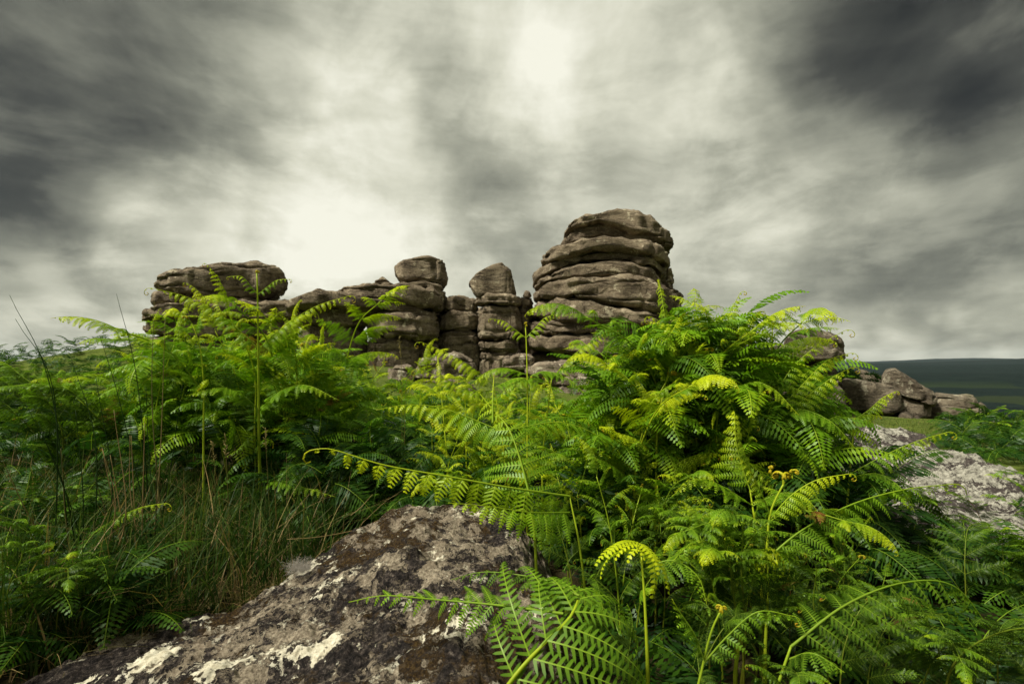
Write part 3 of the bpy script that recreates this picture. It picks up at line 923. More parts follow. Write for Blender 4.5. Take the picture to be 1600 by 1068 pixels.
def frond_mesh(path, hint, W=.1, pairs=18, lobes=13, lobe=.21, fwd=28, droop0=8, bend=30, young0=.15, young1=.5, curl=0.0, tip_from=.8,
               t0=.05, lw_=.64, brown=0.0, prof=.75, rad=.0022, seed=0, side_bias=0.0, name='frond'):
    """one pinna of bracken: a rachis with rows of lobed leaflets, every lobe a small leaf face"""
    rg = np.random.default_rng(seed)
    pts, L = resample(path, 44)
    if curl > 0:
        T = pts[-1] - pts[-2]
        Nn = np.asarray(hint, float)
        Nn = nrmz(Nn - T * (Nn @ T) / (T @ T))
        cp = curl_path(pts[-1], T, Nn, .058 * min(1.6, L / .3) * (1 + .5 * curl), curl)
        pts, L = resample(np.vstack([pts, cp]), 54)
        tc_ = 1 - .05 * (1 + .4 * curl)
    else:
        tc_ = 1.0
    n = len(pts)
    T = nrmz(np.gradient(pts, axis=0))
    hv = np.asarray(hint, float)
    N = nrmz(hv[None] - T * (T @ hv)[:, None])
    u = np.linspace(0, 1, n)
    yo = np.clip(young0 + young1 * u ** 1.6, 0, 1)
    buf = Buf()
    br = brown * sstep(.86, 1.0, u)
    rcol = np.stack([np.clip(yo + .1, 0, 1), .75 * (1 - u * .6), br, np.ones(n)], -1)
    tube(buf, pts, rad * (1 - .78 * u) * (1 + 1.8 * curl * sstep(.88, .97, u)) + .0003, rcol, 5)
    ts = t0 + (.985 - t0) * ((np.arange(pairs) + .4) / pairs) ** .93
    V, FQ, C = [], [], []
    off = 0
    for i, t in enumerate(ts):
        x = t * (n - 1)
        i0 = min(int(x), n - 2)
        fr = x - i0
        p0 = pts[i0] * (1 - fr) + pts[i0 + 1] * fr
        Ti, Ni = T[i0], N[i0]
        for side in (-1, 1):
            S = np.cross(Ni, Ti) * side
            tt = min(max(t + rg.normal(0, .006), 0), 1)
            env = min(1, ((tt - t0 + .10) / .24)) ** .55 * max(1 - tt, .02) ** prof / (.82 ** prof)
            ln = W * env * (1 + side * side_bias) * rg.uniform(.80, 1.10)
            yg = float(sstep(tip_from, 1.0, tt)) if tip_from < 1 else 0.0
            ln *= (1 - .45 * yg)
            if rg.random() < .05:
                ln *= rg.uniform(.2, .7)
            if ln < .0035 or rg.random() < .015:
                continue
            a = R(fwd + 16 * tt + rg.normal(0, 7))
            dr = R(droop0 + rg.normal(0, 9) + 22 * yg)
            d0 = S * math.cos(a) + Ti * math.sin(a)
            nn = Ni * math.cos(dr) + d0 * math.sin(dr)
            d0 = d0 * math.cos(dr) - Ni * math.sin(dr)
            # twist so the leaflet faces a little forward
            tw = R(rg.normal(0, 7))
            bt = R(bend + rg.normal(0, 14) + 190 * yg)
            m = int(np.clip(round(lobes * ln / (W * .9)), 3, lobes))
            s = (np.arange(m) + .5) / m
            beta = bt * s ** 1.3
            # curve of the leaflet
            ds = ln / m
            cb = np.cumsum(np.cos(bt * ((np.arange(m) + .25) / m) ** 1.3)) * ds
            sb = np.cumsum(np.sin(bt * ((np.arange(m) + .25) / m) ** 1.3)) * ds
            pc = p0 + np.outer(cb - ds * .5, d0) - np.outer(sb - sb[0] * .5, nn)
            dd = np.cos(beta)[:, None] * d0 - np.sin(beta)[:, None] * nn
            nv = np.cos(beta)[:, None] * nn + np.sin(beta)[:, None] * d0
            ev = np.cross(nv, dd)
            ev = nrmz(ev * math.cos(tw) + nv * math.sin(tw))
            ll = lobe * W * env ** .6 * (1 - .80 * s ** 1.7) * (1 - .35 * yg)
            ll = np.maximum(ll, .0016)
            wd = ds * lw_
            yv = np.clip(young0 + young1 * (tt ** 1.6) + .30 * s ** 3 * young1, 0, 1)
            bw = brown * max(0, (tt - .9) / .1) * .8
            sw = R(26)
            for sg in (-1, 1):
                le = nrmz(ev * sg * math.cos(sw) + dd * math.sin(sw) - nv * (.16 + .9 * yg))
                lw = nrmz(dd * math.cos(sw) - ev * sg * math.sin(sw)) * wd
                base = pc
                v0 = base - dd * wd * .52
                v1 = base + dd * wd * .50
                v2 = base + le * (ll * .70)[:, None] + lw * .34
                v3 = base + le * ll[:, None] - nv * (ll * .10)[:, None]
                v4 = base + le * (ll * .66)[:, None] - lw * .40
                vv = np.stack([v0, v1, v2, v3, v4], 1).reshape(-1, 3)
                k = np.arange(m) * 5 + off
                fq = np.stack([k, k + 1, k + 2, k + 3, k + 4], -1)
                if sg < 0:
                    fq = fq[:, ::-1]
                V.append(vv)
                FQ.append(fq)
                cc = np.zeros((m, 5, 4))
                cc[..., 0] = yv[:, None]
                cc[..., 2] = bw
                cc[..., 3] = 1
                cc[:, 0:2, 1] = .22
                C.append(cc.reshape(-1, 4))
                off += m * 5
            # midrib strip, just proud of the lobes
            hw = max(.0005, .006 * W) * (1 - .8 * s)[:, None]
            up = nv * .0005
            e0 = np.vstack([p0[None], pc])
            evv = np.vstack([ev[:1], ev])
            hw2 = np.vstack([hw[:1], hw])
            up2 = np.vstack([up[:1], up])
            vv = np.concatenate([e0 + evv * hw2 + up2, e0 - evv * hw2 + up2])
            k = np.arange(m) + off
            fq = np.stack([k, k + m + 1, k + m + 2, k + 1], -1)
            V.append(vv)
            C.append(np.tile([np.clip(yv.mean() + .12, 0, 1), .62, bw, 1.0], (len(vv), 1)))
            FQ.append(fq)
            off += len(vv)
    faces = []
    for fq in FQ:
        faces += fq.tolist()
    buf.add(np.vstack(V), faces, np.vstack(C))
    return buf.mesh(name)


def crozier_mesh(seed=0, size=.05, turns=1.5, brown=.8):
    rg = np.random.default_rng(seed)
    buf = Buf()
    base = np.array([[0, 0, -size * .6], [0, 0, -size * .2], [0, 0, size * .1]])
    arms = [(0.0, turns, 1.0)] + [(a, turns * rg.uniform(.8, 1.2), rg.uniform(.55, .9)) for a in (rg.uniform(1.6, 2.4), rg.uniform(3.7, 4.6))]
    tube(buf, resample(base, 6)[0], np.full(6, size * .055), (0.75, .5, .1, 1), 6)
    for ang, tn, sc in arms:
        dr = np.array([math.cos(ang), math.sin(ang), 0.0])
        T0 = nrmz(dr * .75 + np.array([0, 0, .8]))
        N0 = nrmz(np.array([0, 0, 1.0]) * .75 - dr * .8)
        cp = curl_path(base[-1] - np.array([0, 0, size * .1]), T0, -N0 if rg.random() < .3 else N0, size * 1.6 * sc, tn, 22)
        n = len(cp)
        u = np.linspace(0, 1, n)
        col = np.stack([np.full(n, .95), np.full(n, .2), brown * (.35 + .65 * u), np.ones(n)], -1)
        tube(buf, cp, size * .085 * sc * (1 - .35 * u), col, 6)
        Tn = nrmz(np.gradient(cp, axis=0))
        for i in range(3, n, 2):        # little packed leaflets along the coil
            s = nrmz(np.cross(Tn[i], N0))
            for sg in (-1, 1):
                pts = cp[i] + np.outer(np.linspace(0, 1, 4), s * sg * size * .16 * sc) + np.outer(np.linspace(0, 1, 4) ** 2, -N0 * size * .10 * sc)
                tube(buf, pts, size * .05 * sc * np.array([1, 1.1, .9, .4]), (0.9, .1, brown * .7, 1), 4)
    return buf.mesh('crozier')


def stem_mesh(path, r0, r1, young=.35, name='stem'):
    buf = Buf()
    pts, L = resample(path, 26)
    u = np.linspace(0, 1, 26)
    col = np.stack([np.clip(young + .35 * u, 0, 1), .35 + .2 * u, .18 * (1 - u), np.ones(26)], -1)
    tube(buf, pts, r0 + (r1 - r0) * u, col, 7)
    return buf.mesh(name)


def arch_path(L, up, arch, n=14, sway=0.0):
    """runs along +x, starts tilted up by `up` degrees and bends down by `arch` degrees"""
    p, out = np.zeros(3), [np.zeros(3)]
    for i in range(n):
        u = (i + .5) / n
        a = R(up - arch * u ** 1.2)
        p = p + L / n * np.array([math.cos(a), sway * u, math.sin(a)])
        out.append(p.copy())
    return np.array(out)


UP = (0.0, 0.0, 1.0)
POOL = {'mature': [], 'young': [], 'tip': [], 'small': []}
for k in range(6):
    POOL['mature'].append(frond_mesh(arch_path(.42, 14 + 3 * k % 11, 38 + 9 * (k % 4), sway=.1 * (k % 3 - 1)), UP, W=.108 + .012 * (k % 3), pairs=15 + k % 3, lobes=10, lobe=.24, lw_=.6,
                                     fwd=26 + 3 * (k % 3), droop0=6 + 5 * (k % 3), bend=30 + 12 * (k % 3), young0=.12 + .05 * (k % 3), young1=.42, seed=100 + k, tip_from=.9))
for k in range(6):
    POOL['young'].append(frond_mesh(arch_path(.40, 26 - 3 * (k % 4), 48 + 14 * (k % 3), sway=.08 * (k % 3 - 1)), UP, W=.098 + .010 * (k % 3), pairs=14 + k % 3, lobes=9, lobe=.25, lw_=.56,
                                    fwd=24, droop0=26 + 10 * (k % 3), bend=70 + 18 * (k % 3), young0=.34, young1=.62, curl=.9 + .25 * (k % 3), tip_from=.62, brown=.95, seed=200 + k))
for k in range(4):
    POOL['tip'].append(frond_mesh(arch_path(.30, 8, 50 + 20 * (k % 2)), UP, W=.12, pairs=12, lobes=10, lobe=.23, fwd=30, droop0=14, bend=60, young0=.3, young1=.6,
                                  curl=.5 * (k % 2), tip_from=.78, brown=.4, seed=300 + k))
for k in range(3):
    POOL['small'].append(frond_mesh(arch_path(.22, 20, 60), UP, W=.066, pairs=11, lobes=8, lobe=.24, fwd=26, droop0=18, bend=50, young0=.25, young1=.5, seed=400 + k, tip_from=.85))
CROZ = [crozier_mesh(500 + k, .05, 1.2 + .25 * k) for k in range(4)]
for lst in POOL.values():
    for me in lst:
        me.materials.append(M_FERN)
for me in CROZ:
    me.materials.append(M_FERN)


def frame(pos, d, nrm, s):
    d = nrmz(np.asarray(d, float))
    nrm = np.asarray(nrm, float)
    z = nrmz(nrm - d * (nrm @ d))
    y = np.cross(z, d)
    m = Matrix(((d[0] * s, y[0] * s, z[0] * s, pos[0]), (d[1] * s, y[1] * s, z[1] * s, pos[1]), (d[2] * s, y[2] * s, z[2] * s, pos[2]), (0, 0, 0, 1)))
    return m


def plant_spec(kind, rg):
    """a list of (part name, mesh, matrix) for a plant one metre tall"""
    parts = []
    if kind == 'mature':
        lean = rg.uniform(.18, .42)
        path = [(0, 0, 0), (.01, rg.normal(0, .015), .3), (.05, rg.normal(0, .02), .62), (.05 + lean * .4, rg.normal(0, .02), .88), (.05 + lean, 0, 1.0)]
        npair, lo, hi, l0 = int(rg.integers(6, 8)), .36, .97, .41
        kinds = ('mature',) * 3 + ('young',)
        tipk = 'tip'
    elif kind == 'spread':
        lean = rg.uniform(.45, .75)
        path = [(0, 0, 0), (.02, 0, .35), (.10, rg.normal(0, .03), .68), (.10 + lean * .45, rg.normal(0, .03), .95), (.10 + lean, 0, .96)]
        npair, lo, hi, l0 = int(rg.integers(6, 8)), .42, .97, .42
        kinds = ('mature',)
        tipk = 'tip'
    elif kind == 'fresh':
        lean = rg.uniform(.04, .16)
        path = [(0, 0, 0), (rg.normal(0, .02), rg.normal(0, .02), .4), (.02, rg.normal(0, .015), .75), (.02 + lean, 0, 1.0)]
        npair, lo, hi, l0 = int(rg.integers(6, 8)), .34, .95, .37
        kinds = ('young', 'young', 'mature')
        tipk = 'young' if rg.random() < .6 else None
    else:   # sprout
        path = [(0, 0, 0), (.01, 0, .4), (0, rg.normal(0, .01), .75), (.02, 0, .97)]
        npair, lo, hi, l0 = int(rg.integers(2, 4)), .5, .90, .36
        kinds = ('young',)
        tipk = None
    pts, L = resample(path, 60)
    parts.append(('stem', stem_mesh(path, .0068, .0022, young=.15 if kind in ('mature', 'spread') else .4), Matrix.Identity(4)))
    T = nrmz(np.gradient(pts, axis=0))
    tw = rg.uniform(0, 6.28) if kind in ('fresh', 'sprout') else 0
    for k in range(npair):
        u = lo + (hi - lo) * (k / max(1, npair - 1)) ** .9
        i = int(u * 59)
        Ti = T[i]
        ax = np.array([math.cos(tw), math.sin(tw), 0.0]) if kind in ('fresh', 'sprout') else np.array([0, 1.0, 0])
        if kind == 'fresh':
            tw += rg.uniform(.5, 1.3)
        S = nrmz(ax - Ti * (ax @ Ti))
        for sg in (-1, 1):
            if rg.random() < .06:
                continue
            f = R(rg.uniform(24, 40) if kind in ('mature', 'spread') else rg.uniform(22, 44))
            d = S * sg * math.cos(f) + Ti * math.sin(f)
            if kind in ('fresh', 'sprout'):
                nr = np.array([0, 0, 1.0])
            else:
                nr = np.cross(Ti, S) * 1.0
                nr = nr * np.sign(nr[2]) if abs(nr[2]) > .05 else np.array([-1.0, 0, .6])
                nr = nrmz(nr) + np.array([0, 0, .45])
            nr = nr + rg.normal(0, .12, 3)
            d = d + rg.normal(0, .06, 3)
            ln = l0 * (1 - .74 * (k / npair) ** 1.1) * rg.uniform(.88, 1.1)
            kd = kinds[int(rg.integers(len(kinds)))]
            if ln < .17:
                kd = 'young' if kd == 'young' else 'small'
            pool = POOL[kd]
            base_len = {'mature': .42, 'young': .44, 'small': .22}[kd]
            parts.append(('frond', pool[int(rg.integers(len(pool)))], frame(pts[i], d, nr, ln / base_len)))
    if tipk:
        pool = POOL[tipk]
        hn = np.array([0, 0, 1.0]) if abs(T[-1][2]) < .85 else np.array([-1.0, 0, .3])
        parts.append(('frond', pool[int(rg.integers(len(pool)))], frame(pts[-1], T[-1], hn, rg.uniform(.55, .85))))
    else:
        c = CROZ[int(rg.integers(len(CROZ)))]
        m = frame(pts[-1], (1, 0, 0), T[-1], rg.uniform(.7, 1.1))
        parts.append(('crozier', c, m))
    for nm, me, mt in parts:
        if not me.materials:
            me.materials.append(M_FERN)
    return parts


rg0 = np.random.default_rng(5)
SPECS = {k: [plant_spec(k, rg0) for _ in range(n)] for k, n in (('mature', 6), ('spread', 5), ('fresh', 6), ('sprout', 4))}


def place_fern(x, y, h, yaw, kind, shift, label, group, rg, lean=(0, 0)):
    spec = SPECS[kind][int(rg.integers(len(SPECS[kind])))]
    e = empty('bracken_fern', (x, y, float(ground_z(x, y)) - .01))
    e.rotation_euler = (lean[0], lean[1], yaw)
    e.scale = (h, h, h)
    tag(e, label, 'fern', group)
    pv = rg.normal(0, .08)
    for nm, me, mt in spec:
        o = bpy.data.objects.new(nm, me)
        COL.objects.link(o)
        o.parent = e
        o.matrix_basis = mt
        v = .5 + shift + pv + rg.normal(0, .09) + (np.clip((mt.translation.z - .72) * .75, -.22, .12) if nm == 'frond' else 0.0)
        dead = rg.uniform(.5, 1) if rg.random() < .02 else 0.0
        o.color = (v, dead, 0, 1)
    return e


ZONES = [
    # where, photo x range, distance range, photo y of the tops, count, kinds, colour shift: leaf age, plus edge falloff and shade painted in
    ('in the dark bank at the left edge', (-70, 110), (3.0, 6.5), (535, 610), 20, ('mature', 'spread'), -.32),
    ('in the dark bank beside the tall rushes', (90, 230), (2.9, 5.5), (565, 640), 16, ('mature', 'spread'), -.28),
    ('under the left end of the broad outcrop', (200, 350), (2.8, 4.2), (475, 600), 20, ('mature', 'fresh', 'spread'), -.04),
    ('around the tallest thin fern stalk', (340, 520), (2.8, 4.2), (445, 570), 24, ('mature', 'fresh', 'fresh'), .08),
    ('on the slope below the wide middle outcrop', (450, 690), (3.1, 5.6), (535, 630), 27, ('fresh', 'mature', 'sprout'), .20),
    ('in the dip before the two pillars', (640, 810), (2.5, 4.6), (560, 670), 20, ('fresh', 'mature', 'sprout'), .26),
    ('in the dip before the tallest stack', (800, 930), (2.5, 4.4), (560, 670), 16, ('fresh', 'mature', 'sprout'), .26),
    ('at the back lip of the lichen-crusted boulder', (650, 940), (2.1, 2.65), (650, 760), 12, ('fresh', 'spread'), .18),
    ('in the right clump below the tallest stack', (920, 1080), (2.0, 3.0), (500, 620), 20, ('mature', 'fresh', 'fresh'), .20),
    ('in the crown of the right clump', (1010, 1150), (2.0, 2.9), (445, 550), 28, ('fresh', 'fresh', 'fresh', 'mature', 'sprout'), .12),
    ('in the right clump below the flat-topped boulder', (1150, 1260), (2.05, 3.0), (600, 700), 13, ('mature', 'fresh'), -.02),
    ('low on the front of the right clump', (900, 1160), (1.4, 1.95), (690, 860), 20, ('mature', 'spread', 'fresh'), -.12),
    ('between the right clump and the low white slab', (1140, 1370), (1.4, 1.95), (730, 860), 17, ('mature', 'fresh'), -.26),
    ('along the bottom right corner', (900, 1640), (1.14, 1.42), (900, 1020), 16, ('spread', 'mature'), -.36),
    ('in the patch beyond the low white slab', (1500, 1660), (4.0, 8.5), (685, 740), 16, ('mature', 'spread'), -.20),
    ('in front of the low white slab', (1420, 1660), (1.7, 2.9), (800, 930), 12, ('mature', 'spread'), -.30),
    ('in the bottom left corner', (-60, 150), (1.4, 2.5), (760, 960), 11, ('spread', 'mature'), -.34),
]
LOOK = {'mature': 'broad leafy', 'spread': 'low arching', 'fresh': 'upright young', 'sprout': 'coil-tipped young'}
rz = np.random.default_rng(21)
for where, (x0, x1), (d0, d1), (y0, y1), cnt, kinds, shift in ZONES:
    made, tries = 0, 0
    while made < cnt and tries < cnt * 12:
        tries += 1
        d = d0 + (d1 - d0) * rz.random() ** .8
        px = rz.uniform(x0, x1)
        x = (px - 800) / F * d
        if inside(FORE_P, x, d, 1.0) or inside(WR_P, x, d, .96):
            continue
        ty = rz.uniform(y0, y1)
        h = CAM_Z + (HZ - ty) / F * d - float(ground_z(x, d))
        k = kinds[int(rz.integers(len(kinds)))]
        h = float(np.clip(h, .36, 1.58)) * (.86 if k == 'fresh' else .96)
        yaw = rz.uniform(0, 6.28)
        if px > 1150 and d > 1.4 and d < 4 and k == 'mature':
            yaw = rz.uniform(1.9, 4.4)      # the clump ends here: its outer blades lean back into it
        elif k in ('mature', 'spread') and rz.random() < .6:
            yaw = rz.normal(-1.57, .9)      # most blades lean out towards the open, sunny side
        label = LOOK[k] + ' bracken fern ' + where
        place_fern(x, d, h, yaw, k, shift, label, label, rz, (rz.normal(0, .06), rz.normal(0, .06)))
        made += 1

# small fronds too many to count, filling the shade under the ferns
def undergrowth():
    """feathery small fronds: a row of narrow leaflets on each side of a rib"""
    r = np.random.default_rng(77)
    protos = []
    for k in range(4):
        pts, L = resample(arch_path(.36, 26, 70 + 12 * k), 24)
        T = nrmz(np.gradient(pts, axis=0))
        N = nrmz(np.array([0, 0, 1.0])[None] - T * T[:, 2:3])
        Q, C = [], []
        for i in range(1, 23):
            u = i / 23
            ln = .13 * (1 - u) ** .8 * min(1, u * 6 + .4)
            for sg in (-1, 1):
                S = np.cross(N[i], T[i]) * sg
                d = nrmz(S * .9 + T[i] * .42 - N[i] * r.uniform(.1, .5))
                w_ = T[i] * .0062 + N[i] * r.normal(0, .002)
                for h0, h1 in ((0, .55), (.45, 1.0)):
                    a, b = pts[i] + d * ln * h0, pts[i] + d * ln * h1 - N[i] * ln * .10 * h1
                    c = (a + b) / 2
                    Q.append([a, c - w_ * (1.15 - .5 * h0), b, c + w_ * (1.15 - .5 * h0)])
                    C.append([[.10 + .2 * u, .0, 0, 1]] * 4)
        for i in range(0, 22, 2):
            S = np.cross(N[i], T[i]) * .0013
            Q.append([pts[i] - S, pts[i] + S, pts[i + 2] + S, pts[i + 2] - S])
            C.append([[.35, .5, 0, 1]] * 4)
        protos.append((np.array(Q).reshape(-1, 3), np.array(C).reshape(-1, 4)))
    V, C = [], []
    spots = [((-80, 700), (2.7, 6.5), 1000, (.08, .55)), ((640, 960), (2.5, 5.5), 420, (.06, .40)), ((880, 1400), (1.95, 3.6), 600, (.05, .5)), ((1380, 1660), (1.8, 2.9), 160, (.0, .15)),
             ((900, 1660), (1.2, 1.9), 200, (-.1, .05)), ((1480, 1680), (4.2, 8.5), 260, (.05, .2)), ((-80, 200), (1.25, 2.7), 170, (.02, .22)), ((420, 700), (2.6, 3.2), 220, (.05, .45)), ((-140, 330), (5.5, 12.0), 650, (.0, .35)), ((230, 560), (2.9, 4.2), 420, (.40, .95, 1)), ((930, 1280), (2.1, 3.0), 520, (.35, .85, 1)), ((1000, 1160), (2.15, 2.7), 230, (.75, 1.08, 1)), ((590, 920), (3.2, 7.0), 380, (.12, .55, 1))]
    for (x0, x1), (d0, d1), n, (z0, z1, *top) in spots:
        for _ in range(n):
            d = r.uniform(d0, d1)
            x = (r.uniform(x0, x1) - 800) / F * d
            if inside(FORE_P, x, d, 1.04) or inside(WR_P, x, d, 1.0):
                continue
            co, ca = protos[int(r.integers(4))]
            a, b, c_ = r.uniform(0, 6.28), r.normal(.15, .35), r.normal(0, .3)
            M3 = np.array((Matrix.Rotation(a, 3, 'Z') @ Matrix.Rotation(-b, 3, 'Y') @ Matrix.Rotation(c_, 3, 'X')))
            V.append(co @ M3.T * r.uniform(.6, 1.15) + np.array([x, d, float(ground_z(x, d)) + r.uniform(z0, z1)]))
            ca = ca.copy()
            if top:      # higher leaves, lightened again out of the painted shade
                ca[:, 0] = ca[:, 0] + r.uniform(.12, .50)
            C.append(ca)
    V = np.vstack(V)
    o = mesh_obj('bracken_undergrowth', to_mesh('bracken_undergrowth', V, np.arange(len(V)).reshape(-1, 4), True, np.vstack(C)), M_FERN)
    o.color = (.28, 0, 0, 1)  # darker leaf colour paints in the shade beneath the ferns
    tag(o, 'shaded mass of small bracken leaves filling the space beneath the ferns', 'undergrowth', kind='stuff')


undergrowth()

# ------------------------------------------------------------------ ferns that stand out
PX = lambda t: P(*t)


def hero(label, stem, fronds, croz=(), shift=0.0, stem_r=(.0065, .0025)):
    """stem: photo points (x, y, distance) from the root up; fronds: dicts with photo points along the rachis"""
    sp = [PX(p) for p in stem]
    b = sp[0].copy()
    b[2] = min(b[2], float(ground_z(b[0], b[1])))
    root = np.array([b[0], b[1], float(ground_z(b[0], b[1])) - .01])
    if sp[0][2] > root[2] + .03:
        sp = [root] + sp
    e = empty('bracken_fern', root)
    tag(e, label, 'fern')
    me = stem_mesh([p - root for p in sp], *stem_r, young=.45 + shift)
    o = mesh_obj('stem', me, M_FERN, e)
    o.color = (.5, 0, 0, 1)
    for i, fr in enumerate(fronds):
        fr = dict(fr)
        path = [PX(p) - root for p in fr.pop('p')]
        hint = fr.pop('n', UP)
        sh = fr.pop('s', shift)
        me = frond_mesh(path, hint, seed=hash((label[:12], i)) % 1000 if False else 700 + i + len(label), **fr)
        o = mesh_obj('frond', me, M_FERN, e)
        o.color = (.5 + sh, 0, 0, 1)
    for (cx, cy, cd, sz) in croz:
        o = mesh_obj('crozier', CROZ[int(cx) % 4], None, e)
        o.location = Vector(PX((cx, cy, cd)) - root)
        o.scale = (sz / .05,) * 3
        o.rotation_euler = (0, 0, cx * .7)
        o.color = (.55, 0, 0, 1)
    return e


YOUNG = dict(young0=.40, young1=.6, tip_from=.6, brown=.75, droop0=38, bend=85, fwd=22, curl=1.1)
MAT = dict(young0=.22, young1=.4, tip_from=.92, droop0=12, bend=38)
hero('fern whose long yellow-green frond arches left over the lichen-crusted boulder',
     [(915, 940, 1.75), (905, 850, 1.8), (890, 775, 1.85)],
     [dict(p=[(890, 775, 1.85), (800, 762, 1.72), (700, 744, 1.66), (600, 726, 1.62), (520, 702, 1.60), (490, 702, 1.60)], W=.15, pairs=17, lobes=10, lobe=.30, lw_=.5,
           young0=.36, young1=.6, tip_from=.68, droop0=58, bend=42, fwd=14, curl=.7, brown=.3, rad=.004, n=(0, -.25, 1)),
      dict(p=[(890, 800, 1.83), (830, 800, 1.68), (760, 790, 1.62), (700, 785, 1.6)], W=.14, pairs=14, lobes=13, droop0=50, bend=30, fwd=20, young0=.3, young1=.3, tip_from=.95)],
     shift=.05)
hero('large near fern spreading its leaflets over the bottom edge, yellow rachis',
     [(700, 1230, 1.0), (790, 1075, 1.02), (850, 1005, 1.06), (890, 965, 1.10), (903, 938, 1.14)],
     [dict(p=[(788, 1078, 1.02), (850, 1003, 1.06), (888, 965, 1.10), (908, 934, 1.15), (905, 915, 1.22)], W=.29, pairs=7, lobes=18, lobe=.11, lw_=.52, fwd=26, droop0=-8, bend=92,
           young0=.30, young1=.12, tip_from=1.1, n=(0, -.55, 1), rad=.0034, prof=.25, t0=.02),
      dict(p=[(880, 958, 1.10), (780, 945, 1.13), (680, 936, 1.16), (600, 930, 1.17), (545, 940, 1.18)], W=.115, pairs=17, lobes=15, lobe=.14, fwd=30, droop0=30, bend=30, young0=.24, young1=.2,
           tip_from=1.1, n=(0, -.6, 1), rad=.0028, side_bias=-.2),
      dict(p=[(905, 930, 1.15), (850, 905, 1.22), (760, 893, 1.28), (705, 905, 1.3)], W=.08, pairs=15, lobes=11, droop0=15, bend=30, young0=.1, young1=.1, tip_from=1.1, s=-.1)],
     shift=.0, stem_r=(.006, .003))
hero('fern with a straight yellow rachis and blade facing the viewer in the centre',
     [(838, 900, 1.70), (832, 800, 1.76), (815, 720, 1.84), (795, 670, 1.9)],
     [dict(p=[(832, 795, 1.75), (815, 725, 1.82), (795, 670, 1.9), (770, 640, 2.0), (750, 615, 2.1)], W=.21, pairs=11, lobes=15, lobe=.125, fwd=14, droop0=18, bend=45, young0=.26, young1=.35, tip_from=.9,
           n=(.1, -.9, .5), rad=.0042, prof=.5),
      dict(p=[(800, 680, 1.9), (700, 640, 1.95), (640, 632, 1.95), (588, 640, 1.93)], W=.12, pairs=18, lobes=13, droop0=44, bend=40, young0=.34, young1=.4, tip_from=.9),
      dict(p=[(800, 670, 1.9), (880, 660, 1.98), (950, 690, 2.0), (990, 735, 1.98)], W=.10, pairs=16, lobes=12, droop0=24, bend=40, young0=.34, young1=.3, tip_from=.95),
      dict(p=[(770, 660, 1.96), (770, 620, 2.0), (772, 585, 2.05)], W=.05, pairs=9, lobes=6, rad=.004, n=(0, -1, .2), **{k: v for k, v in YOUNG.items() if k != 'curl'})],
     shift=.10)
hero('young V-shaped fern sprout in front of the slim pillar and tallest stack',
     [(824, 700, 2.5), (824, 600, 2.55), (822, 528, 2.6), (821, 512, 2.6)],
     [dict(p=[(822, 528, 2.6), (805, 515, 2.6), (788, 502, 2.58), (768, 498, 2.56)], W=.06, pairs=10, lobes=7, **YOUNG),
      dict(p=[(822, 528, 2.6), (838, 510, 2.6), (852, 496, 2.58), (870, 492, 2.56)], W=.06, pairs=10, lobes=7, **YOUNG),
      dict(p=[(823, 585, 2.57), (790, 575, 2.55), (762, 580, 2.5), (735, 602, 2.45)], W=.10, pairs=14, lobes=10, **MAT),
      dict(p=[(823, 590, 2.57), (850, 580, 2.55), (885, 590, 2.5), (915, 615, 2.45)], W=.10, pairs=14, lobes=10, **MAT)],
     croz=[(821, 508, 2.6, .035)], shift=.12)
hero('fern sending one straight feathery frond up right before the tallest stack',
     [(848, 720, 2.6), (856, 640, 2.62), (862, 590, 2.64)],
     [dict(p=[(862, 592, 2.64), (890, 560, 2.6), (925, 533, 2.56), (958, 512, 2.54)], W=.085, pairs=17, lobes=10, **YOUNG),
      dict(p=[(862, 600, 2.64), (835, 590, 2.6), (800, 600, 2.52), (775, 625, 2.48)], W=.10, pairs=15, lobes=10, **MAT)], shift=.10)
hero('fern with two arching fronds reaching left toward the pale wedge boulder',
     [(790, 740, 2.7), (780, 650, 2.75), (770, 600, 2.8)],
     [dict(p=[(770, 600, 2.8), (735, 572, 2.74), (700, 552, 2.7), (660, 535, 2.68)], W=.095, pairs=18, lobes=11, **YOUNG),
      dict(p=[(772, 610, 2.8), (730, 610, 2.7), (690, 590, 2.66), (655, 577, 2.64)], W=.09, pairs=16, lobes=10, **YOUNG),
      dict(p=[(772, 605, 2.8), (810, 590, 2.74), (840, 600, 2.7), (868, 625, 2.66)], W=.10, pairs=14, lobes=10, **MAT)], shift=.14)
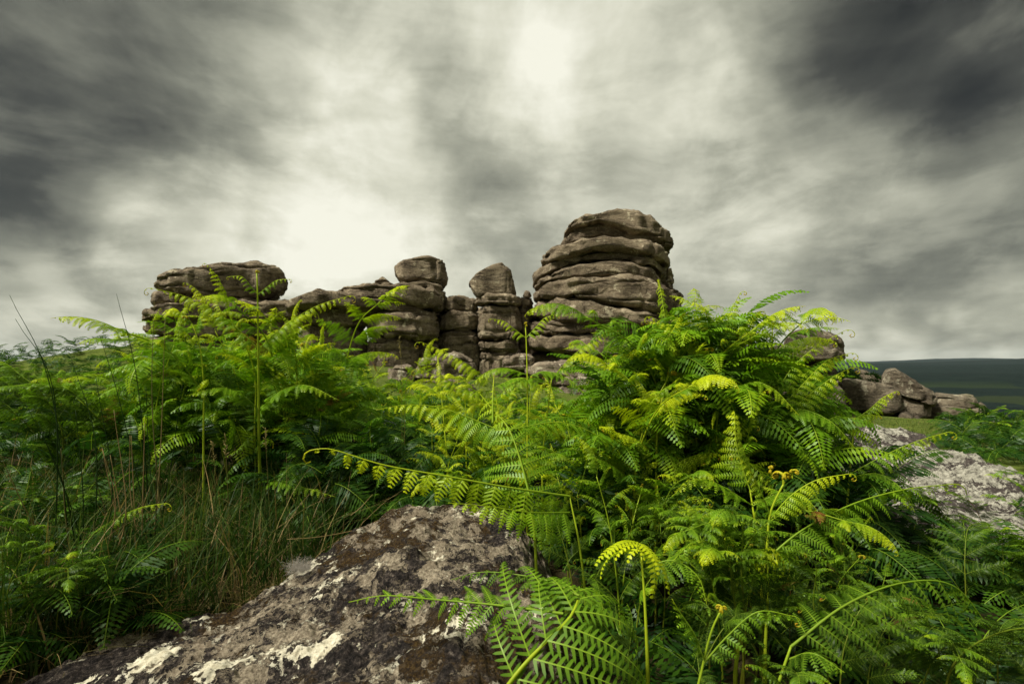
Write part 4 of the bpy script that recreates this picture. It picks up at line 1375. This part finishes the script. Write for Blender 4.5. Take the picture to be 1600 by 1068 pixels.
hero('tallest thin upright fern stalk before the broad left outcrop',
     [(408, 805, 2.75), (405, 700, 2.75), (404, 600, 2.75), (403, 500, 2.75), (402, 437, 2.75), (401, 425, 2.75)],
     [dict(p=[(403, 460, 2.75), (392, 447, 2.74), (378, 432, 2.72), (358, 432, 2.7)], W=.045, pairs=9, lobes=6, **YOUNG),
      dict(p=[(403, 460, 2.75), (418, 448, 2.74), (432, 438, 2.72), (452, 436, 2.7)], W=.05, pairs=9, lobes=6, **YOUNG),
      dict(p=[(404, 545, 2.75), (350, 495, 2.72), (295, 465, 2.68), (238, 450, 2.66)], W=.10, pairs=19, lobes=11, **YOUNG),
      dict(p=[(404, 545, 2.75), (450, 505, 2.72), (495, 478, 2.7), (545, 462, 2.66)], W=.10, pairs=19, lobes=11, **YOUNG),
      dict(p=[(405, 640, 2.75), (380, 618, 2.7), (345, 605, 2.6), (290, 618, 2.5)], W=.13, pairs=17, lobes=13, **MAT),
      dict(p=[(405, 640, 2.75), (440, 610, 2.7), (480, 602, 2.62), (530, 625, 2.55)], W=.13, pairs=17, lobes=13, **MAT),
      dict(p=[(406, 700, 2.75), (395, 680, 2.7), (375, 700, 2.62), (350, 715, 2.55)], W=.06, pairs=10, lobes=8, **MAT),
      dict(p=[(407, 770, 2.74), (430, 750, 2.66), (470, 760, 2.55), (525, 776, 2.5)], W=.11, pairs=15, lobes=12, **MAT)],
     croz=[(402, 424, 2.75, .04)], shift=.02, stem_r=(.010, .0035))
hero('fern with bronze curled tips below the left end of the broad outcrop',
     [(318, 700, 2.7), (318, 600, 2.7), (312, 540, 2.7), (300, 505, 2.7)],
     [dict(p=[(300, 505, 2.7), (285, 490, 2.7), (262, 484, 2.68)], W=.06, pairs=9, lobes=7, **{**YOUNG, 'brown': 1.0}),
      dict(p=[(305, 520, 2.7), (280, 510, 2.66), (255, 522, 2.6)], W=.06, pairs=10, lobes=8, **MAT),
      dict(p=[(314, 560, 2.7), (340, 530, 2.66), (370, 520, 2.62), (400, 535, 2.55)], W=.08, pairs=12, lobes=9, **MAT)],
     croz=[(290, 495, 2.69, .05)], shift=.05)
hero('tallest fern of the right clump with hooked tips against the sky',
     [(1128, 800, 2.2), (1128, 650, 2.2), (1127, 560, 2.2)],
     [dict(p=[(1127, 560, 2.2), (1134, 520, 2.2), (1140, 490, 2.2), (1155, 460, 2.18)], W=.075, pairs=16, lobes=9, **YOUNG),
      dict(p=[(1127, 575, 2.2), (1112, 530, 2.2), (1102, 500, 2.2), (1095, 472, 2.2)], W=.065, pairs=14, lobes=8, **YOUNG),
      dict(p=[(1127, 580, 2.2), (1150, 540, 2.2), (1165, 505, 2.2), (1185, 488, 2.2)], W=.09, pairs=16, lobes=10, **YOUNG),
      dict(p=[(1127, 590, 2.2), (1095, 550, 2.18), (1060, 520, 2.15), (1020, 496, 2.12)], W=.10, pairs=18, lobes=11, **YOUNG),
      dict(p=[(1127, 640, 2.2), (1090, 600, 2.1), (1050, 600, 2.02), (1005, 640, 1.95)], W=.11, pairs=17, lobes=12, **MAT),
      dict(p=[(1127, 640, 2.2), (1165, 600, 2.1), (1205, 605, 2.02), (1250, 650, 1.95)], W=.11, pairs=17, lobes=12, **MAT)],
     shift=.06)
hero('round-headed fern sprout standing just left of the flat-topped boulder',
     [(1200, 720, 2.3), (1204, 600, 2.3), (1206, 545, 2.3), (1207, 508, 2.3)],
     [dict(p=[(1206, 530, 2.3), (1218, 515, 2.3), (1236, 512, 2.28)], W=.04, pairs=9, lobes=6, **YOUNG),
      dict(p=[(1206, 530, 2.3), (1194, 512, 2.3), (1178, 500, 2.28)], W=.04, pairs=9, lobes=6, **YOUNG),
      dict(p=[(1205, 560, 2.3), (1190, 535, 2.3), (1180, 560, 2.24)], W=.05, pairs=9, lobes=6, **MAT)],
     croz=[(1207, 505, 2.3, .036)], shift=.0)
hero('fern with hooked fronds reaching right across the flat-topped boulder',
     [(1190, 800, 2.15), (1196, 700, 2.18), (1205, 640, 2.2)],
     [dict(p=[(1205, 640, 2.2), (1230, 585, 2.2), (1270, 545, 2.18), (1318, 517, 2.16)], W=.07, pairs=18, lobes=9, **YOUNG),
      dict(p=[(1207, 650, 2.2), (1250, 605, 2.18), (1290, 565, 2.14), (1326, 552, 2.12)], W=.08, pairs=18, lobes=10, **YOUNG),
      dict(p=[(1207, 665, 2.2), (1260, 620, 2.16), (1300, 590, 2.12), (1328, 575, 2.1)], W=.09, pairs=17, lobes=10, **YOUNG),
      dict(p=[(1205, 660, 2.2), (1250, 640, 2.1), (1300, 660, 2.0), (1340, 705, 1.95)], W=.11, pairs=17, lobes=12, **MAT)], shift=.0)
hero('bright young fern blade with curled sides in the middle of the right clump',
     [(1190, 900, 1.72), (1180, 820, 1.76), (1172, 765, 1.8)],
     [dict(p=[(1172, 765, 1.8), (1160, 730, 1.82), (1150, 690, 1.85), (1148, 650, 1.88)], W=.13, pairs=14, lobes=12, lobe=.15, fwd=16, droop0=20, bend=85, young0=.42, young1=.5, tip_from=.8,
           curl=.7, brown=.2, n=(-.1, -.8, .6), prof=.6),
      dict(p=[(1176, 790, 1.78), (1130, 760, 1.74), (1085, 745, 1.7), (1050, 775, 1.66)], W=.10, pairs=15, lobes=11, **MAT),
      dict(p=[(1176, 790, 1.78), (1220, 770, 1.74), (1260, 780, 1.7), (1290, 815, 1.66)], W=.10, pairs=15, lobes=11, **MAT)], shift=.10)
hero('orange-tipped coiled fern sprout in front of the right clump',
     [(1190, 960, 1.55), (1198, 860, 1.57), (1204, 800, 1.58), (1226, 752, 1.58)],
     [dict(p=[(1204, 805, 1.58), (1185, 760, 1.58), (1165, 725, 1.56), (1150, 712, 1.55)], W=.05, pairs=12, lobes=8, **YOUNG),
      dict(p=[(1204, 810, 1.58), (1235, 775, 1.56), (1275, 750, 1.54), (1325, 740, 1.52)], W=.065, pairs=16, lobes=9, **YOUNG)],
     croz=[(1224, 742, 1.58, .055), (1205, 735, 1.58, .034), (1238, 735, 1.57, .038)], shift=.12)
hero('fern with a long frond running right toward the low white rock slab',
     [(1150, 1040, 1.5), (1165, 950, 1.52), (1185, 885, 1.55)],
     [dict(p=[(1185, 885, 1.55), (1250, 830, 1.56), (1330, 788, 1.58), (1410, 765, 1.58), (1485, 756, 1.6)], W=.115, pairs=22, lobes=13, droop0=42, bend=42, fwd=24, young0=.28, young1=.4, tip_from=.85,
           curl=.3, rad=.0035),
      dict(p=[(1185, 890, 1.55), (1130, 850, 1.5), (1080, 850, 1.46), (1040, 890, 1.42)], W=.11, pairs=16, lobes=12, **MAT)], shift=.02)
hero('dark fern whose frond arches over the bottom right foreground',
     [(1190, 1150, 1.12), (1222, 1050, 1.14), (1236, 1009, 1.15)],
     [dict(p=[(1235, 1010, 1.15), (1320, 945, 1.17), (1410, 910, 1.19), (1490, 915, 1.2), (1550, 985, 1.2)], W=.16, pairs=17, lobes=15, lobe=.14, fwd=22, droop0=34, bend=30, young0=.16, young1=.15,
           tip_from=1.1, n=(0, -.4, 1), rad=.003),
      dict(p=[(1230, 1030, 1.15), (1270, 1020, 1.1), (1320, 1050, 1.06)], W=.08, pairs=12, lobes=10, **MAT)], shift=-.08)
hero('fern with a bright parasol of drooping leaflets right of the near fern',
     [(1012, 1050, 1.35), (1008, 950, 1.38), (1002, 865, 1.42)],
     [dict(p=[(1002, 868, 1.42), (998, 850, 1.36), (996, 848, 1.28), (995, 862, 1.2)], W=.20, pairs=6, lobes=15, lobe=.15, fwd=34, droop0=6, bend=78, young0=.62, young1=.3, tip_from=1.2,
           n=(.15, .1, 1), prof=.7),
      dict(p=[(1003, 890, 1.42), (1050, 875, 1.4), (1090, 900, 1.36), (1105, 945, 1.33)], W=.07, pairs=13, lobes=9, **MAT)], shift=.04)
hero('small knobbed fern sprout low at the bottom edge',
     [(1085, 1110, 1.16), (1098, 1040, 1.18), (1112, 985, 1.18), (1127, 952, 1.18)],
     [dict(p=[(1100, 1030, 1.18), (1085, 990, 1.18), (1062, 955, 1.18), (1050, 935, 1.18)], W=.07, pairs=8, lobes=9, **{**MAT, 'young0': .2}),
      dict(p=[(1100, 1035, 1.18), (1140, 990, 1.17), (1185, 955, 1.16), (1240, 962, 1.15)], W=.06, pairs=12, lobes=8, **{**YOUNG, 'young0': .2, 'young1': .4})],
     croz=[(1128, 948, 1.18, .028)], shift=-.06, stem_r=(.004, .0022))
hero('fern with a forked yellow-tipped top in front of the low white rock slab',
     [(1318, 860, 2.1), (1326, 760, 2.15), (1332, 690, 2.18), (1336, 652, 2.2)],
     [dict(p=[(1336, 655, 2.2), (1358, 640, 2.18), (1378, 622, 2.16), (1398, 612, 2.15)], W=.065, pairs=14, lobes=8, **YOUNG),
      dict(p=[(1336, 655, 2.2), (1355, 648, 2.16), (1375, 650, 2.14)], W=.05, pairs=9, lobes=7, **{**YOUNG, 'brown': 1.0}),
      dict(p=[(1334, 665, 2.2), (1310, 650, 2.16), (1285, 665, 2.1), (1265, 690, 2.06)], W=.08, pairs=13, lobes=9, **MAT),
      dict(p=[(1328, 740, 2.15), (1380, 712, 2.1), (1430, 690, 2.08), (1480, 675, 2.06)], W=.08, pairs=18, lobes=10, **YOUNG),
      dict(p=[(1328, 745, 2.15), (1370, 740, 2.05), (1405, 760, 1.98), (1430, 800, 1.92)], W=.10, pairs=15, lobes=11, **MAT)], shift=.0)
hero('small lone fern frond in the grass left of the boulder',
     [(140, 900, 2.1), (148, 832, 2.1)],
     [dict(p=[(148, 832, 2.1), (185, 808, 2.08), (222, 792, 2.05), (258, 786, 2.03)], W=.06, pairs=14, lobes=8, **{**YOUNG, 'droop0': 20})], shift=-.02)
hero('bright round-topped fern sprout below the coiled orange sprout',
     [(1196, 1010, 1.4), (1200, 930, 1.42), (1200, 880, 1.43)],
     [dict(p=[(1200, 885, 1.43), (1200, 862, 1.41), (1204, 855, 1.36), (1212, 870, 1.32)], W=.13, pairs=7, lobes=10, lobe=.14, fwd=15, droop0=20, bend=120, young0=.5, young1=.4, tip_from=.9, curl=.4)], shift=.05)


# ------------------------------------------------------------------ grass, rushes
def blades(buf_list, roots, heights, widths, lean, az, young, brown, segs=4):
    n = len(roots)
    u = np.linspace(0, 1, segs + 1)
    dx, dy = np.cos(az), np.sin(az)
    off = lean[:, None] * u[None] ** 1.8 * heights[:, None]
    zz = heights[:, None] * (u[None] - .28 * np.clip(lean, 0, 1.6)[:, None] * u[None] ** 2.2)
    wv = widths[:, None] * (1 - u[None] ** 1.7) * .5 + .0002
    cx, cy = roots[:, 0][:, None] + dx[:, None] * off, roots[:, 1][:, None] + dy[:, None] * off
    cz = roots[:, 2][:, None] + zz
    px, py = -dy[:, None] * wv, dx[:, None] * wv
    A = np.stack([cx + px, cy + py, cz], -1)
    B = np.stack([cx - px, cy - py, cz], -1)
    v = np.stack([A, B], 2).reshape(n, -1, 3)
    k = np.arange(segs) * 2
    f1 = np.stack([k, k + 1, k + 3, k + 2], -1)
    f = (f1[None] + (np.arange(n) * (segs + 1) * 2)[:, None, None]).reshape(-1, 4)
    c = np.zeros((n, segs + 1, 2, 4))
    c[..., 0] = young[:, None, None] + .15 * u[None, :, None]
    c[..., 2] = brown[:, None, None]
    c[..., 3] = 1
    return v.reshape(-1, 3), f, c.reshape(-1, 4)


def grass_patch(name, label, n, sampler, h, wd, lean, young, brown_p, seed):
    r = np.random.default_rng(seed)
    rt = []
    while len(rt) < n:
        p = sampler(r)
        if p is not None:
            rt.append(p)
    rt = np.array(rt)
    rt = np.column_stack([rt[:, :2], ground_z(rt[:, 0], rt[:, 1]) - .01])
    hh = r.uniform(*h, n) * (.7 + .6 * (vnoise(rt * 3.1, seed) * .5 + .5))
    br = (r.random(n) < brown_p) * r.uniform(.4, 1, n)
    v, f, c = blades(None, rt, hh, r.uniform(*wd, n), r.uniform(*lean, n), r.uniform(0, 6.28, n), r.uniform(*young, n), br)
    o = mesh_obj(name, to_mesh(name, v, f, True, c), M_GRASS)
    o.color = (.5, 0, 0, 1)
    return tag(o, label, 'grass', kind='stuff')


_tuss = []
_rt = np.random.default_rng(66)
while len(_tuss) < 150:
    _d = _rt.uniform(1.15, 3.3)
    _x = (_rt.uniform(-40, 520) - 800) / F * _d
    if not inside(FORE_P, _x, _d, 1.03):
        _tuss.append((_x, _d, _rt.uniform(.02, .09)))


def s_left(r):
    if r.random() < .75:
        cx, cy, sp_ = _tuss[int(r.integers(len(_tuss)))]
        x, d = cx + r.normal(0, sp_), cy + r.normal(0, sp_)
    else:
        d = r.uniform(1.15, 3.3)
        x = (r.uniform(-40, 520) - 800) / F * d
    if inside(FORE_P, x, d, 1.0):
        return None
    return (x, d)


grass_patch('grass', 'tall rank grass left of the lichen-crusted boulder', 7500, s_left, (.10, .52), (.0018, .007), (.05, 1.25), (.0, .55), .14, 61)


def s_rim(r):
    i = r.integers(1, 5)
    a, b = FORE_P[i], FORE_P[i + 1]
    t = r.random()
    p = a * (1 - t) + b * t
    nrm = np.array([-(b - a)[1], (b - a)[0]])
    nrm = nrm / np.linalg.norm(nrm)
    p = p + nrm * r.normal(.07, .07)
    return (p[0], p[1])


grass_patch('dry_grass', 'short dry straw-coloured grass along the rim of the boulder', 1600, s_rim, (.05, .17), (.0012, .003), (.6, 1.6), (.3, .8), .65, 62)


def s_turf(r):
    d = r.uniform(4.6, 9.5)
    px = r.uniform(1270, 1640)
    x = (px - 800) / F * d
    if inside(WR_P, x, d, 1.0):
        return None
    return (x, d)


grass_patch('short_turf', 'short cropped green turf beyond the white rock slab', 16000, s_turf, (.02, .05), (.003, .006), (.2, 1.0), (.35, .8), .05, 63)


def s_mid(r):
    d = r.uniform(4.5, 13)
    px = r.uniform(560, 1060)
    return ((px - 800) / F * d, d)


grass_patch('moor_grass', 'rough moor grass at the foot of the tor', 9000, s_mid, (.04, .14), (.003, .006), (.2, 1.0), (.3, .75), .12, 64)


def thin_stem(parent, pts, r0, r1, col, name='stem'):
    root = np.array(parent.location)
    buf = Buf()
    p, _ = resample([q - root for q in pts], 18)
    tube(buf, p, np.linspace(r0, r1, 18), col, 5)
    o = mesh_obj(name, buf.mesh(name), M_GRASS, parent)
    o.color = (.5, 0, 0, 1)
    return o


def rushes(label, base, stems):
    b = P(*base)
    b[2] = float(ground_z(b[0], b[1]))
    e = empty('rush_clump', b)
    tag(e, label, 'rush')
    r = np.random.default_rng(int(base[0]) + 5)
    for (mx, my, tx, ty, dd, br) in stems:
        foot = b + np.array([r.normal(0, .05), r.normal(0, .05), 0])
        thin_stem(e, [foot, P(mx, my, base[2] + dd * .5), P(tx, ty, base[2] + dd)], .0036, .0008, (.05 if br < .3 else .5, 0, br, 1))
    return e


rushes('clump of tall dark rushes with two spikes rising above the left bank', (140, 930, 2.0),
       [(80, 610, 15, 461, .1, 0), (85, 620, 24, 498, .1, 0), (100, 760, 40, 630, -.1, 0), (60, 830, -5, 700, -.2, .5), (150, 700, 108, 550, .2, 0), (180, 800, 160, 700, 0, .8),
        (195, 820, 178, 640, .1, .8), (120, 820, 60, 660, -.1, 0), (175, 780, 150, 590, .1, 0), (130, 780, 118, 640, .1, 0), (110, 850, 95, 700, 0, .3)])
rushes('thin rush clump with one dark spike against the sky', (235, 900, 2.3),
       [(215, 600, 182, 459, .1, 0), (190, 640, 156, 524, .1, 0), (225, 760, 222, 640, 0, 0), (235, 740, 228, 600, .2, 0), (205, 780, 203, 680, 0, .8), (262, 760, 285, 600, .2, 0),
        (250, 720, 258, 495, .2, .6), (238, 640, 241, 470, .2, .3), (300, 800, 330, 700, .2, .4)])
rushes('rush clump with reddish dead stalks in front of left bracken', (205, 930, 2.1),
       [(190, 860, 160, 702, 0, .9), (200, 850, 172, 710, 0, .9), (212, 860, 205, 680, 0, .9), (222, 850, 226, 660, .1, .8), (240, 860, 245, 700, .1, .1), (180, 850, 140, 720, 0, .2)])


def seed_grass(label, pts, seed):
    p = [P(*q) for q in pts]
    b = p[0].copy()
    b[2] = float(ground_z(b[0], b[1]))
    e = empty('seeding_grass', b)
    tag(e, label, 'grass stalk')
    thin_stem(e, [b] + p[1:], .0018, .0007, (.7, 0, .35, 1))
    r = np.random.default_rng(seed)
    root = np.array(b)
    buf = Buf()
    a, t = p[-2], p[-1]
    for i in range(16):
        u = .55 + .45 * i / 16
        c = a * (1 - u) + t * u - root
        d = nrmz(np.array([r.normal(0, .6), r.normal(0, .6), .7])) * .018
        tube(buf, np.array([c, c + d * .3, c + d * .7, c + d]), np.array([.0006, .0022, .0018, .0004]), (.8, 0, .5, 1), 4)
    o = mesh_obj('seed_head', buf.mesh('seed_head'), M_GRASS, e)
    o.color = (.5, 0, 0, 1)


seed_grass('pale seeding grass stalk before the middle outcrop', [(628, 700, 2.9), (628, 600, 2.9), (624, 525, 2.9)], 1)
seed_grass('leaning pale grass stalk with tan seed head above the low ferns', [(630, 700, 2.8), (634, 610, 2.8), (646, 580, 2.8)], 2)
seed_grass('seeding grass stalk right beside the tall fern stalk base', [(425, 830, 2.5), (418, 740, 2.5), (414, 668, 2.5)], 3)
seed_grass('tan seeding grass stalk left of the tall fern stalk', [(362, 860, 2.3), (355, 750, 2.3), (352, 680, 2.3)], 4)
seed_grass('bent seeding grass stalk furthest left of those by tall fern', [(335, 860, 2.3), (336, 760, 2.3), (333, 690, 2.3)], 5)


def wool():
    from mathutils.bvhtree import BVHTree
    bo = BOULDER
    bv = BVHTree.FromPolygons([tuple(v.co + bo.location) for v in bo.data.vertices], [tuple(p.vertices) for p in bo.data.polygons])
    dr = Vector(P(455, 878, 1.0)) - Vector((0, 0, CAM_Z))
    hit = bv.ray_cast(Vector((0, 0, CAM_Z)), dr.normalized())[0]
    c = np.array(hit) + np.array([0, 0, .012]) if hit is not None else P(470, 885, 1.9)
    r = np.random.default_rng(8)
    buf = Buf()
    for i in range(520):
        a = r.uniform(0, 6.28)
        p = [r.normal(0, .011, 3) * (2.0, 1.2, .25)]
        d = nrmz(np.array([math.cos(a) * 1.6, math.sin(a), r.uniform(-.25, .25)]))
        for k in range(5):
            d = nrmz(d + r.normal(0, .8, 3))
            p.append(p[-1] + d * .009)
        tube(buf, resample(p, 9)[0], np.full(9, .00022), (0, 0, 0, 1), 3)
    o = mesh_obj('wool_tuft', buf.mesh('wool_tuft'), M_WOOL)
    o.location = c
    tag(o, 'small tuft of pale sheep wool caught on the rim of the boulder', 'wool')


wool()


# dead stalks lying on the boulder rim
for i, (pts, lab) in enumerate((
    ([(600, 808, 2.33), (560, 826, 2.2), (500, 838, 2.1), (448, 842, 2.06)], 'long bent dry stalk lying along the top rim of the boulder'),
    ([(548, 805, 2.4), (566, 790, 2.42), (582, 772, 2.42)], 'short reddish dry stalk poking up behind the boulder rim'),
    ([(420, 878, 2.0), (460, 845, 2.1), (520, 790, 2.2)], 'straight green grass stem leaning across the boulder rim'))):
    p = [P(*q) for q in pts]
    e = empty('dry_stalk', p[0])
    tag(e, lab, 'stalk')
    thin_stem(e, p, .0022, .0012, (.5, 0, .8 if i < 2 else .2, 1), name='stalk')


# ------------------------------------------------------------------ gorse on the right rocks, barn and sheep far off
def shrub(px, py, d, rx, rz_, label, seed):
    c = P(px, py, d)
    r = np.random.default_rng(seed)
    e = empty('gorse_bush', c)
    tag(e, label, 'shrub')
    n = 1500
    q = r.normal(0, 1, (n, 3))
    q = nrmz(q) * r.uniform(.3, 1, (n, 1)) ** .5 * np.array([rx, rx * .8, rz_])
    q[:, 2] = np.abs(q[:, 2])
    q *= (1 + .35 * vnoise(q * 6, seed))[:, None]
    d1 = nrmz(q + r.normal(0, .15, (n, 3))) * r.uniform(.05, .10, (n, 1))
    d2 = nrmz(np.cross(d1, r.normal(0, 1, (n, 3)))) * .014
    v = np.stack([q - d2, q + d2, q + d1], 1).reshape(-1, 3)
    f = np.arange(n * 3).reshape(-1, 3)
    c4 = np.tile(np.column_stack([r.uniform(.0, .35, n), np.zeros(n), np.zeros(n), np.ones(n)])[:, None], (1, 3, 1)).reshape(-1, 4)
    o = mesh_obj('foliage', to_mesh('foliage', v, f, False, c4), M_GRASS, e)
    o.color = (.45, 0, 0, 1)
    buf = Buf()
    for k in range(5):
        a = r.uniform(0, 6.28)
        tube(buf, np.array([(0, 0, -.05), (math.cos(a) * rx * .3, math.sin(a) * rx * .3, rz_ * .4), (math.cos(a) * rx * .6, math.sin(a) * rx * .6, rz_ * .75)]), np.array([.012, .008, .003]), (.2, 0, .8, 1), 5)
    o = mesh_obj('stem', buf.mesh('stem'), M_GRASS, e)
    o.color = (.4, 0, 0, 1)


shrub(1362, 599, 11.2, .22, .22, 'dark bushy tuft growing on the low right outcrop beside the slanting slab', 1)
shrub(1325, 594, 11.2, .24, .20, 'dark bushy tuft growing on the left end of the low outcrop', 2)


def sheep():
    x, y = (1591 - 800) / F * 38.0, 38.0
    z = float(ground_z(x, y))
    e = empty('sheep', (x, y, z))
    e.rotation_euler = (0, 0, R(215))
    tag(e, 'tiny white sheep with a pink mark grazing at the right edge', 'sheep')
    me = bpy.data.meshes.new('body')
    J = [(-.42, 0, .62, .19), (-.15, 0, .64, .25), (.15, 0, .62, .24), (.38, 0, .62, .17), (.55, 0, .52, .10), (.68, 0, .36, .085), (.80, 0, .22, .05)]
    ed = [(i, i + 1) for i in range(6)]
    for bx, by in ((-.36, .11), (-.36, -.11), (.3, .11), (.3, -.11)):
        b = len(J)
        J += [(bx, by, .45, .085), (bx - .03 if bx < 0 else bx, by, .24, .045), (bx, by, .03, .035)]
        ed += [(1 if bx < 0 else 2, b), (b, b + 1), (b + 1, b + 2)]
    b = len(J)
    J += [(-.58, 0, .55, .05), (-.60, 0, .36, .03)]
    ed += [(0, b), (b, b + 1)]
    for s in (-1, 1):
        b = len(J)
        J += [(.62, s * .13, .46, .025)]
        ed += [(5, b)]
    me.from_pydata([j[:3] for j in J], ed, [])
    o = mesh_obj('body', me, None, e)
    m, q, out = new_mat('sheep_fleece')
    co = q.n('ShaderNodeTexCoord').outputs['Object']
    sp = q.n('ShaderNodeSeparateXYZ')
    q.put(sp.inputs[0], co)
    mk = q.smooth(q.math('MULTIPLY_ADD', q.noise(co, 6, 3, .6), .3, sp.outputs[0]), .0, -.12)
    c = q.mix(mk, (.62, .56, .42), (.50, .10, .09))
    bs = q.n('ShaderNodeBsdfPrincipled')
    q.put(bs.inputs['Base Color'], c)
    bs.inputs['Roughness'].default_value = 1
    q.put(out.inputs[0], bs.outputs[0])
    me.materials.append(m)
    sk = o.modifiers.new('skin', 'SKIN')
    for i, j in enumerate(J):
        me.skin_vertices[0].data[i].radius = (j[3], j[3])
    me.skin_vertices[0].data[1].use_root = True
    su = o.modifiers.new('sub', 'SUBSURF')
    su.levels = su.render_levels = 2


sheep()


def barn():
    d = 330.0
    x = (1557 - 800) / F * d
    z = float(ground_z(x, d))
    e = empty('stone_barn', (x, d, z))
    e.rotation_euler = (0, 0, R(12))
    tag(e, 'tiny distant grey-roofed barn in the valley at right', 'barn')
    W_, D_, H_ = 2.6, 2.0, 2.2
    wall = [(-W_, -D_, -1), (W_, -D_, -1), (W_, D_, -1), (-W_, D_, -1), (-W_, -D_, H_), (W_, -D_, H_), (W_, D_, H_), (-W_, D_, H_), (-W_, 0, H_ + 1.4), (W_, 0, H_ + 1.4)]
    mesh_obj('wall', to_mesh('wall', wall, [(0, 1, 5, 4), (1, 2, 6, 9, 5), (2, 3, 7, 6), (3, 0, 4, 8, 7)], False), plain_material('barn_stone', (.10, .09, .08), (.2, .18, .16), 1), e)
    o_ = .3
    rf = [(-W_ - o_, -D_ - o_, H_ - .2), (W_ + o_, -D_ - o_, H_ - .2), (W_ + o_, 0, H_ + 1.5), (-W_ - o_, 0, H_ + 1.5), (W_ + o_, D_ + o_, H_ - .2), (-W_ - o_, D_ + o_, H_ - .2),
          (-W_ - o_, -D_ - o_, H_ - .05), (W_ + o_, -D_ - o_, H_ - .05), (W_ + o_, 0, H_ + 1.65), (-W_ - o_, 0, H_ + 1.65), (W_ + o_, D_ + o_, H_ - .05), (-W_ - o_, D_ + o_, H_ - .05)]
    mesh_obj('roof', to_mesh('roof', rf, [(6, 7, 8, 9), (9, 8, 10, 11), (0, 1, 7, 6), (5, 11, 10, 4), (0, 3, 2, 1), (3, 5, 4, 2), (1, 2, 8, 7), (2, 4, 10, 8), (0, 6, 9, 3), (3, 9, 11, 5)], False),
             plain_material('barn_slate', (.22, .23, .24), (.34, .35, .36), 1), e)


barn()


# ------------------------------------------------------------------ haze over the valley
def haze():
    r = np.geomspace(1, 12000, 160)
    a = np.linspace(0, 2 * np.pi, 180)
    rr, aa = np.meshgrid(r, a)
    z = ground_z(rr * np.sin(aa), rr * np.cos(aa))
    z0, z1, h = float(z.min()) - 3, max(float(z.max()), 8.0) + 3, 12600.0
    v = [(x, y, k) for k in (z0, z1) for x, y in ((-h, -h), (h, -h), (h, h), (-h, h))]
    f = [(3, 2, 1, 0), (4, 5, 6, 7), (0, 1, 5, 4), (1, 2, 6, 5), (2, 3, 7, 6), (3, 0, 4, 7)]
    m = bpy.data.materials.new('haze_air')
    m.use_nodes = True
    t = m.node_tree
    t.nodes.clear()
    o = t.nodes.new('ShaderNodeOutputMaterial')
    p = t.nodes.new('ShaderNodeVolumePrincipled')
    p.inputs['Color'].default_value = (.72, .84, .95, 1)
    p.inputs['Density'].default_value = 0.000018
    p.inputs['Anisotropy'].default_value = .2
    t.links.new(p.outputs[0], o.inputs['Volume'])
    b = mesh_obj('haze', to_mesh('haze', v, f, False), m)
    tag(b, 'thin bluish haze lying over the valley and far hills', 'haze', kind='stuff')


haze()
